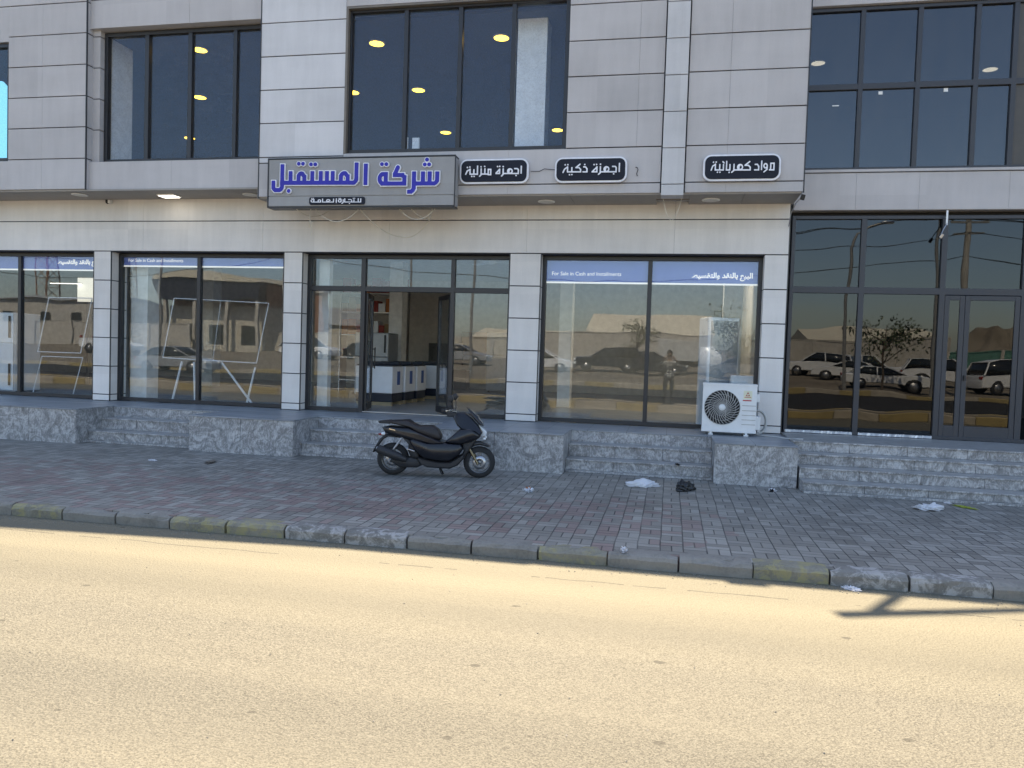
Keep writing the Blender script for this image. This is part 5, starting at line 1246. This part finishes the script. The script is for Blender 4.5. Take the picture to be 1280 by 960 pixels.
# walls, sheds and buildings
M['wall_far'] = conc('far_concrete_wall', (0.42, 0.39, 0.34), None)
M['wall_sand'] = conc('far_sand_render', (0.48, 0.435, 0.355), None)
M['roof_sand'] = conc('far_ochre_sheet', (0.58, 0.53, 0.42), None)
M['brick_red'] = conc('far_red_brick', (0.26, 0.13, 0.08), None)
M['tin'] = conc('far_tin_sheet', (0.24, 0.25, 0.25), None)
def boundary(name, x0, x1, y, h, mat, label, step=3.0, th=0.22):
    e = empty(name, ((x0+x1)/2, y, gz(y)-0.1), 0, label, 'wall'); L_ = (x1-x0)/2
    b = MB(); b.box(-L_, L_, -th/2, th/2, 0, h); b.box(-L_, L_, -th/2-0.04, th/2+0.04, h+0.001, h+0.08); b.build('wall_panel', M[mat]).parent = e
    n = max(1, int((x1-x0)/step))
    for i in range(n+1):
        b = MB(); x = -L_+2*L_*i/n; b.box(x-0.16, x+0.16, th/2+0.001, th/2+0.16, 0, h+0.12); b.build('pillar', M['wall_far']).parent = e
boundary('boundary_wall', 8.5, 22.0, -43.0, 2.7, 'wall_far', 'grey concrete boundary wall with pillars mirrored in the dark glass')
boundary('boundary_wall', -12.0, 3.5, -43.5, 2.9, 'wall_far', 'grey block boundary wall mirrored in the right shop window')
boundary('boundary_wall', -46.0, -14.0, -48.0, 2.1, 'wall_sand', 'sand coloured boundary wall mirrored behind the door reflections')
boundary('boundary_wall', -75.0, -47.5, -44.0, 2.4, 'wall_far', 'long grey boundary wall mirrored in the two left shop windows', 4.0)
def shed(x0, x1, y0, y1, h, hr, wall, roof, label, cat='warehouse', door=True):
    z = gz(y1)-0.2; e = empty('warehouse', ((x0+x1)/2, (y0+y1)/2, z), 0, label, cat); L_, D_ = (x1-x0)/2, (y1-y0)/2
    b = MB(); b.box(-L_, L_, -D_, D_, 0, h); b.build('wall', M[wall]).parent = e
    b = MB(); b.prism([(-D_-0.3, h+0.002), (D_+0.3, h+0.002), (0, h+hr)], 'YZ', -L_-0.3, L_+0.3); b.build('roof', M[roof]).parent = e
    n = max(2, int((x1-x0)/4))
    for i in range(n):
        x = -L_+(i+0.5)*2*L_/n
        b = MB(); b.box(x-0.6, x+0.6, D_+0.001, D_+0.06, h*0.5, h*0.72); w = b.build('window', M['car_glass']); w.parent = e
    b = MB(); b.box(-1.4, 1.4, D_+0.001, D_+0.08, 0, min(3.2, h*0.42)); b.build('roller_door', M['tin']).parent = e
shed(-9.0, 4.5, -80, -62, 3.2, 2.6, 'wall_far', 'roof_sand', 'long warehouse with a sunlit ochre sheet roof mirrored in the right shop window')
shed(13.5, 24.5, -66, -54, 3.0, 1.1, 'wall_sand', 'roof_sand', 'low warehouse with a pale roof mirrored beyond the young tree in the dark glass')
shed(-22.0, -12.0, -74, -60, 2.4, 1.2, 'wall_sand', 'roof_sand', 'low sand coloured shed mirrored right of the open door', 'shed')
shed(-45.0, -33.0, -78, -60, 3.2, 2.4, 'wall_sand', 'tin', 'tin roofed shed mirrored in the glass left of the door', 'shed')
shed(-75.0, -62.0, -60, -48, 5.0, 0.6, 'wall_far', 'tin', 'flat grey workshop mirrored in the leftmost shop window', 'workshop')
# two storey frame building with a projecting canopy
e = empty('unfinished_building', (-46, -50, gz(-46)-0.2), 0, 'two storey building with a deep dark canopy mirrored in the second shop window', 'building')
b = MB(); b.box(-5.5, 5.5, -4, 3.6, 0, 4.6); b.build('wall', M['wall_sand']).parent = e
b = MB(); b.prism([(-6.5, 7.2), (6.0, 7.2), (5.6, 7.7), (0, 8.1), (-6.2, 7.7)], 'XZ', -4.5, 5.2); b.build('roof', M['roof_sand']).parent = e
b = MB(); b.prism([(-5.6, 5.2), (5.4, 5.2), (5.9, 7.19), (-6.6, 7.19)], 'XZ', 3.7, 5.0); b.build('canopy', M['appl_navy']).parent = e
b = MB(); b.box(-5.4, 5.4, -4, 3.0, 4.61, 7.1); b.build('upper_wall', M['brick_red']).parent = e
for x in (-5.2, -1.8, 1.8, 5.2):
    b = MB(); b.box(x-0.18, x+0.18, 4.5, 4.9, 0, 5.19); b.build('post', M['wall_far']).parent = e
for x in (-3.6, 0, 3.6):
    b = MB(); b.box(x-0.8, x+0.8, 3.602, 3.66, 1.0, 2.6); b.build('window', M['car_glass']).parent = e
# stacked concrete frame tower (brick) and lattice masts
def mast(x, y, h, w, label):
    e = empty('lattice_mast', (x, y, gz(y)), 0, label, 'mast'); b = MB()
    def half(z): return w*(1-0.62*z/h)
    n = 14
    for sx_ in (-1, 1):
        for sy_ in (-1, 1): b.tube([(sx_*half(0), sy_*half(0), 0), (sx_*half(h), sy_*half(h), h)], 0.09, 5)
    b.build('leg', M['brick_red']).parent = e
    b = MB()
    for i in range(n):
        z0, z1 = h*i/n, h*(i+1)/n; a, c = half(z0), half(z1)
        for f_ in range(4):
            def P(k__, hh, zz): return [(-hh, -hh, zz), (hh, -hh, zz), (hh, hh, zz), (-hh, hh, zz)][k__ % 4]
            b.tube([P(f_, a, z0), P(f_+1, c, z1)], 0.045, 4); b.tube([P(f_+1, a, z0), P(f_, c, z1)], 0.045, 4); b.tube([P(f_, c, z1), P(f_+1, c, z1)], 0.05, 4)
    b.build('bracing', M['wall_sand']).parent = e
mast(-91.0, -73.0, 21, 1.3, 'red and white lattice mast mirrored at the top of the leftmost shop window')
mast(-77.5, -73.0, 21, 1.3, 'red and white lattice mast mirrored at the left edge of the second shop window')
e = empty('water_tank_tower', (-37.5, -52.5, gz(-52.5)), 0, 'narrow red brick tower mirrored in the glass left of the open door', 'tower')
b = MB(); b.box(-0.7, 0.7, -0.7, 0.7, 0, 6.2); b.build('shaft', M['brick_red']).parent = e
b = MB(); b.box(-0.95, 0.95, -0.95, 0.95, 6.201, 7.0); b.build('tank', M['wall_far']).parent = e
# spoil heap and green sheet fence
bm = bmesh.new(); bmesh.ops.create_grid(bm, x_segments=40, y_segments=24, size=1)
from mathutils import noise as mn
for v in bm.verts:
    x, y = v.co.x, v.co.y; hgt = max(0, 1-(x*x+y*y))**0.8*(4.6+2.2*mn.noise(Vector((x*3, y*3, 0.3))))+0.5*mn.noise(Vector((x*9, y*9, 2)))*max(0, 1-(x*x+y*y))
    v.co = Vector((x*7.0+40.5, y*6-80, gz(-80)-0.05+hgt))
me = bpy.data.meshes.new('spoil_heap'); bm.to_mesh(me); bm.free(); me.materials.append(M['dirt'])
hp = bpy.data.objects.new('spoil_heap', me); col.objects.link(hp); tag(hp, 'dark heap of earth mirrored in the dark glazed door', 'heap')
M['green_sheet'] = conc('faded_green_sheet', (0.08, 0.20, 0.16), None)
boundary('sheet_fence', 22.6, 38.0, -50.0, 1.9, 'green_sheet', 'faded green sheet fence mirrored in the dark glazed door', 2.6, 0.08)
# poles, street lamps and overhead lines
M['galv'] = plain('galvanised_pole', (0.30, 0.29, 0.27), 0.5, 0.4)
def lamp_post(x, y, h, dirx, label):
    e = empty('street_lamp', (x, y, -0.12 if y > -15 else gz(y)), 0, label, 'street lamp', 'street lamps across the road')
    b = MB(); b.tube([(0, 0, 0), (0, 0, h*0.72), (0.02*dirx, 0, h*0.86), (0.35*dirx, 0, h*0.96), (0.9*dirx, 0, h), (1.35*dirx, 0, h)], [0.10, 0.075, 0.065, 0.055, 0.05, 0.045], 10); b.build('pole', M['galv']).parent = e
    b = MB(); b.shell([(1.3*dirx, h-0.03), (1.9*dirx, h-0.05), (1.92*dirx, h+0.05), (1.5*dirx, h+0.10), (1.3*dirx, h+0.07)], 0.14, 0.02); b.build('lamp_head', M['steel']).parent = e
    b = MB(); b.lathe([(0, 0.0), (0.2, 0), (0.2, 0.05), (0.12, 0.1), (0, 0.1)], n=12); b.build('base_plate', M['galv']).parent = e
lamp_post(8.7, -15.9, 8.6, 1, 'curved street lamp mirrored at the left of the dark glass front')
lamp_post(-10.9, -15.9, 9.6, 1, 'curved street lamp mirrored low in the middle upper window')
lamp_post(12.8, -15.9, 11.2, -1, 'curved street lamp mirrored in the dark curtain wall at far right')
lamp_post(-30.5, -15.9, 9.0, 1, 'curved street lamp mirrored in the right pane of the second shop window')
lamp_post(-18.0, -26.0, 9.0, -1, 'distant street lamp mirrored in the glass right of the open door')
def util_pole(x, y, h, label):
    e = empty('utility_pole', (x, y, gz(y)), 0, label, 'utility pole', 'utility poles across the road')
    b = MB(); b.tube([(0, 0, 0), (0, 0, h)], [0.20, 0.13], 10); b.build('pole', M['wall_far']).parent = e
    b = MB(); b.box(-0.9, 0.9, -0.05, 0.05, h-0.6, h-0.48); b.box(-0.7, 0.7, -0.05, 0.05, h-1.3, h-1.2); b.build('crossarm', M['galv']).parent = e
    for k_ in (-0.8, 0, 0.8):
        b = MB(); b.lathe([(0, 0), (0.05, 0), (0.06, 0.08), (0.03, 0.16), (0, 0.18)], (k_, 0, h-0.48), n=8); b.build('insulator', M['car_dark']).parent = e
ups = [(-52, -17.4, 9.2), (-23.0, -17.4, 9.4), (14.6, -17.4, 9.6), (44, -17.4, 9.4)]
for (x, y, h), lab in zip(ups, ('utility pole mirrored in the left shop windows', 'utility pole mirrored in the door transom', 'thick utility pole mirrored at the right edge of the dark glass front', 'far utility pole down the road to the right')): util_pole(x, y, h, lab)
for k_, (dz, dx) in enumerate(((-0.3, -0.8), (-0.3, 0.8), (-1.2, 0.6), (-2.2, 0.0))):
    b = MB()
    for (x0, y0, h0), (x1, y1, h1) in zip(ups[:-1], ups[1:]): b.tube(sag((x0, y0+dx*0.3, gz(y0)+h0+dz), (x1, y1+dx*0.3, gz(y1)+h1+dz), 0.9+0.2*k_, 20), 0.022, 5)
    tag(b.build('overhead_line', M['cable_dark']), ['upper left overhead power line mirrored across the windows', 'upper right overhead power line mirrored across the windows', 'middle overhead power line mirrored across the windows', 'lowest sagging overhead telephone line mirrored across the windows'][k_], 'power line')
# trees
M['bark'] = plain('grey_brown_bark', (0.10, 0.075, 0.055), 0.9)
M['leaf'] = plain('olive_green_leaf', (0.055, 0.075, 0.030), 0.6, var=0.4, scale=1.5)
def tree(x, y, h, spread, n, label, seed, crown_lo=0.35):
    rr = random.Random(seed); e = empty('tree', (x, y, gz(y)), 0, label, 'tree')
    b = MB(); b.tube([(0, 0, 0), (0.04, 0.02, h*0.3), (-0.03, 0.05, h*0.6), (0.05, 0, h*0.9)], [0.07, 0.055, 0.04, 0.015], 7)
    tips = []
    for k_ in range(14):
        z0 = h*rr.uniform(crown_lo, 0.75); a = rr.uniform(0, 6.28); l_ = spread*rr.uniform(0.5, 1.0); z1 = min(h, z0+l_*rr.uniform(0.3, 0.9))
        p1 = (math.cos(a)*l_*0.5, math.sin(a)*l_*0.5, (z0+z1)/2+0.1); p2 = (math.cos(a)*l_, math.sin(a)*l_, z1)
        b.tube([(0, 0, z0), p1, p2], [0.03, 0.02, 0.008], 5); tips += [p1, p2, p2]
    tips.append((0, 0, h)); b.build('trunk', M['bark']).parent = e
    b = MB()
    for k_ in range(n):
        t_ = rr.choice(tips); s_ = spread*0.22
        c = Vector((t_[0]+rr.gauss(0, s_), t_[1]+rr.gauss(0, s_), t_[2]+rr.gauss(0, s_*0.6))); q = Euler((rr.uniform(-1.2, 1.2), rr.uniform(-1.2, 1.2), rr.uniform(0, 6.28))).to_matrix(); L_ = rr.uniform(0.06, 0.13)
        b.quad(c+q@Vector((-L_, 0, 0)), c+q@Vector((0, -L_*0.45, 0)), c+q@Vector((L_, 0, 0)), c+q@Vector((0, L_*0.45, 0)))
    b.build('crown', M['leaf']).parent = e
tree(10.9, -17.0, 4.0, 1.55, 900, 'young spreading tree mirrored in the middle of the dark glass front', 3)
tree(-2.2, -30.5, 3.9, 1.5, 700, 'thin leafed tree mirrored by the centre bar of the right shop window', 5)
tree(4.2, -24.5, 4.6, 1.9, 1100, 'denser bushy tree mirrored above the tall air conditioner', 8, 0.2)
tree(-55.0, -43.0, 3.2, 2.2, 900, 'low bushy tree before the canopy building mirrored in the second shop window', 11, 0.1)
# bicycles left along the far wall
def bicycle(x, y, rz, label):
    e = empty('bicycle', (x, y, gz(y)), R(rz), label, 'bicycle', 'bicycles by the far wall')
    for xx in (-0.5, 0.5):
        b = MB(); b.lathe([(0.30, -0.02), (0.335, -0.02), (0.335, 0.02), (0.30, 0.02), (0.30, -0.02)], axis='Y', n=24); w = b.build('wheel', M['rubber']); w.parent = e; w.location = (xx, 0, 0.335)
    b = MB(); b.tube([(-0.5, 0, 0.335), (-0.08, 0, 0.30), (0.35, 0, 0.82), (-0.18, 0, 0.80), (-0.08, 0, 0.30)], 0.018, 6); b.tube([(-0.5, 0, 0.335), (-0.18, 0, 0.80), (-0.2, 0, 0.92)], 0.014, 6); b.tube([(0.5, 0, 0.335), (0.35, 0, 0.82), (0.33, 0, 0.98)], 0.016, 6); b.build('frame', M['car_dark']).parent = e
    b = MB(); b.tube([(0.30, -0.27, 1.0), (0.33, 0, 0.98), (0.30, 0.27, 1.0)], 0.013, 6); b.build('handlebar', M['steel']).parent = e
    b = MB(); b.obox((-0.22, 0, 0.94), (0.26, 0.14, 0.05)); b.build('saddle', M['black_pl'], bevel=0.015).parent = e
bicycle(-39.5, -30.0, 10, 'leftmost dark bicycle leaning by the far wall in the second window'); bicycle(-37.6, -30.3, -15, 'middle dark bicycle by the far wall in the second window'); bicycle(-35.9, -30.1, 25, 'rightmost dark bicycle by the far wall in the second window')

# ------------------------------------------------------------------ the photographer on the median, mirrored in the right shop window
M['skin'] = plain('tan_skin', (0.36, 0.22, 0.15), 0.55); M['hair'] = plain('black_hair', (0.012, 0.010, 0.009), 0.6)
M['trouser'] = plain('black_trousers', (0.016, 0.017, 0.02), 0.8); M['shoe'] = plain('dark_shoes', (0.03, 0.025, 0.02), 0.6)
t = NT('pale_checked_shirt'); c_ = t.pos(); sp_ = t.new('ShaderNodeSeparateXYZ'); t.l.new(c_, sp_.inputs[0])
ck = t.m('MAXIMUM', t.m('LESS_THAN', t.m('PINGPONG', sp_.outputs[0], 0.05), 0.014), t.m('LESS_THAN', t.m('PINGPONG', sp_.outputs[2], 0.05), 0.014))
M['shirt'] = t.fin(t.mix(ck, (0.42, 0.42, 0.40), (0.06, 0.06, 0.07)), 0.85)
PX, PY, PZ = 0.0, -0.36, 0.10
sk_v = {'pel': (0,0,0.93,.150,.105), 'wai': (0,-.01,1.08,.140,.10), 'che': (0,0,1.27,.165,.115), 'upc': (0,0,1.38,.13,.10), 'nek': (0,.02,1.48,.058,.058), 'he1': (0,.045,1.57,.078,.092), 'he2': (0,.04,1.66,.080,.098), 'he3': (0,.03,1.72,.055,.065)}
for s_, q in ((-1, 'l'), (1, 'r')):
    sk_v.update({'hip'+q: (.10*s_,0,.88,.10,.10), 'kne'+q: (.115*s_,.02,.48,.062,.066), 'ank'+q: (.125*s_,-.02,.09,.042,.046), 'toe'+q: (.15*s_,.14,.035,.042,.032),
                 'sho'+q: (.19*s_,0,1.395,.066,.066), 'elb'+q: (.34*s_,.10,1.26,.045,.045), 'wri'+q: (.165*s_,.27,1.525,.030,.026), 'pal'+q: (.125*s_,.30,1.575,.036,.018)})
    for k_, (dx, dz, l_) in enumerate(((-.005,.055,.030), (-.012,.042,.034), (-.016,.026,.032), (-.018,.010,.026))):
        sk_v['f%d%s' % (k_, q)] = ((.118+dx)*s_, .315, 1.57+dz-0.02, .0095, .0095); sk_v['g%d%s' % (k_, q)] = ((.118+dx-l_)*s_, .322, 1.575+dz-0.015, .0085, .0085)
    sk_v['t0'+q] = (.115*s_, .29, 1.545, .011, .011); sk_v['t1'+q] = (.085*s_, .305, 1.535, .009, .009)
edges = [('pel','wai'),('wai','che'),('che','upc'),('upc','nek'),('nek','he1'),('he1','he2'),('he2','he3')]
for q in 'lr': edges += [('pel','hip'+q),('hip'+q,'kne'+q),('kne'+q,'ank'+q),('ank'+q,'toe'+q),('upc','sho'+q),('sho'+q,'elb'+q),('elb'+q,'wri'+q),('wri'+q,'pal'+q),('pal'+q,'t0'+q),('t0'+q,'t1'+q)] + [e_ for k_ in range(4) for e_ in (('pal'+q,'f%d%s'%(k_,q)),('f%d%s'%(k_,q),'g%d%s'%(k_,q)))]
keys = list(sk_v); me = bpy.data.meshes.new('person')
me.from_pydata([sk_v[k_][:3] for k_ in keys], [(keys.index(a), keys.index(c)) for a, c in edges], [])
po = bpy.data.objects.new('person', me); col.objects.link(po)
md = po.modifiers.new('skin', 'SKIN'); md.use_smooth_shade = True
for i, k_ in enumerate(keys):
    me.skin_vertices[0].data[i].radius = sk_v[k_][3:5]; me.skin_vertices[0].data[i].use_root = (k_ == 'pel')
ss = po.modifiers.new('sub', 'SUBSURF'); ss.levels = 2; ss.render_levels = 2
dg = bpy.context.evaluated_depsgraph_get(); dg.update()
me2 = bpy.data.meshes.new_from_object(po.evaluated_get(dg)); po.modifiers.clear(); po.data = me2; me2.name = 'person'
me2.materials.clear()
for q in ('skin', 'shirt', 'trouser', 'shoe'): me2.materials.append(M[q])
for p in me2.polygons:
    c = p.center
    p.material_index = 0 if c.z > 1.455 and abs(c.x) < 0.11 or (c.z > 1.45 and c.y > 0.2) else (1 if c.z > 0.95 else (3 if c.z < 0.10 else 2)); p.use_smooth = True
po.location = (PX, PY, PZ); tag(po, 'person in a pale checked shirt and black trousers photographing, mirrored in the right shop window', 'person')
b = MB(); b.lathe([(0.0, 0.105), (0.05, 0.095), (0.085, 0.05), (0.093, 0.0), (0.085, -0.035)], n=20); ho = b.build('hair', M['hair']); ho.parent = po; ho.location = (0, 0.025, 1.685)
b = MB()
for s_ in (-1, 1): b.lathe([(0, -0.006), (0.010, -0.003), (0.010, 0.003), (0, 0.006)], (s_*0.030, 0.135, 1.635), 'Y', 10)
b.build('eyes', M['hair']).parent = po
b = MB(); b.shell([(0.125, 1.585), (0.152, 1.590), (0.140, 1.635), (0.125, 1.64)], 0.016, 0.004); nb = b.build('nose', M['skin']); nb.parent = po; nb.rotation_euler = (0, 0, R(90)); 
e = empty('smartphone', (0, -0.035, 1.70), 0, 'dark smartphone held sideways in both hands of the photographer', 'phone')
b = MB(); b.box(-0.078, 0.078, -0.005, 0.004, -0.037, 0.037); b.build('phone_body', M['sc_black'], bevel=0.003).parent = e
b = MB(); b.box(-0.074, 0.074, -0.0062, -0.0052, -0.034, 0.034); b.build('screen', M['car_glass']).parent = e
# rooftop rail whose shadow falls on the road at the right
e = empty('rooftop_frame', (0.42, 12.03, 8.2), 0, 'galvanised rooftop rail that throws the forked shadow on the road', 'frame')
b = MB(); b.tube([(0, 0, 1.0), (1.45, 0.55, 1.0), (2.6, 0.95, 1.0)], [0.065, 0.05, 0.04], 8); b.build('rail', M['galv']).parent = e
b = MB(); b.tube([(0.25, 0.10, 1.0), (0.74, 0.12, 0.02)], 0.055, 8); b.build('strut', M['galv']).parent = e
b = MB(); b.tube([(2.2, 0.82, 1.0), (2.2, 0.87, 0.8)], 0.04, 8); b.build('post', M['galv']).parent = e
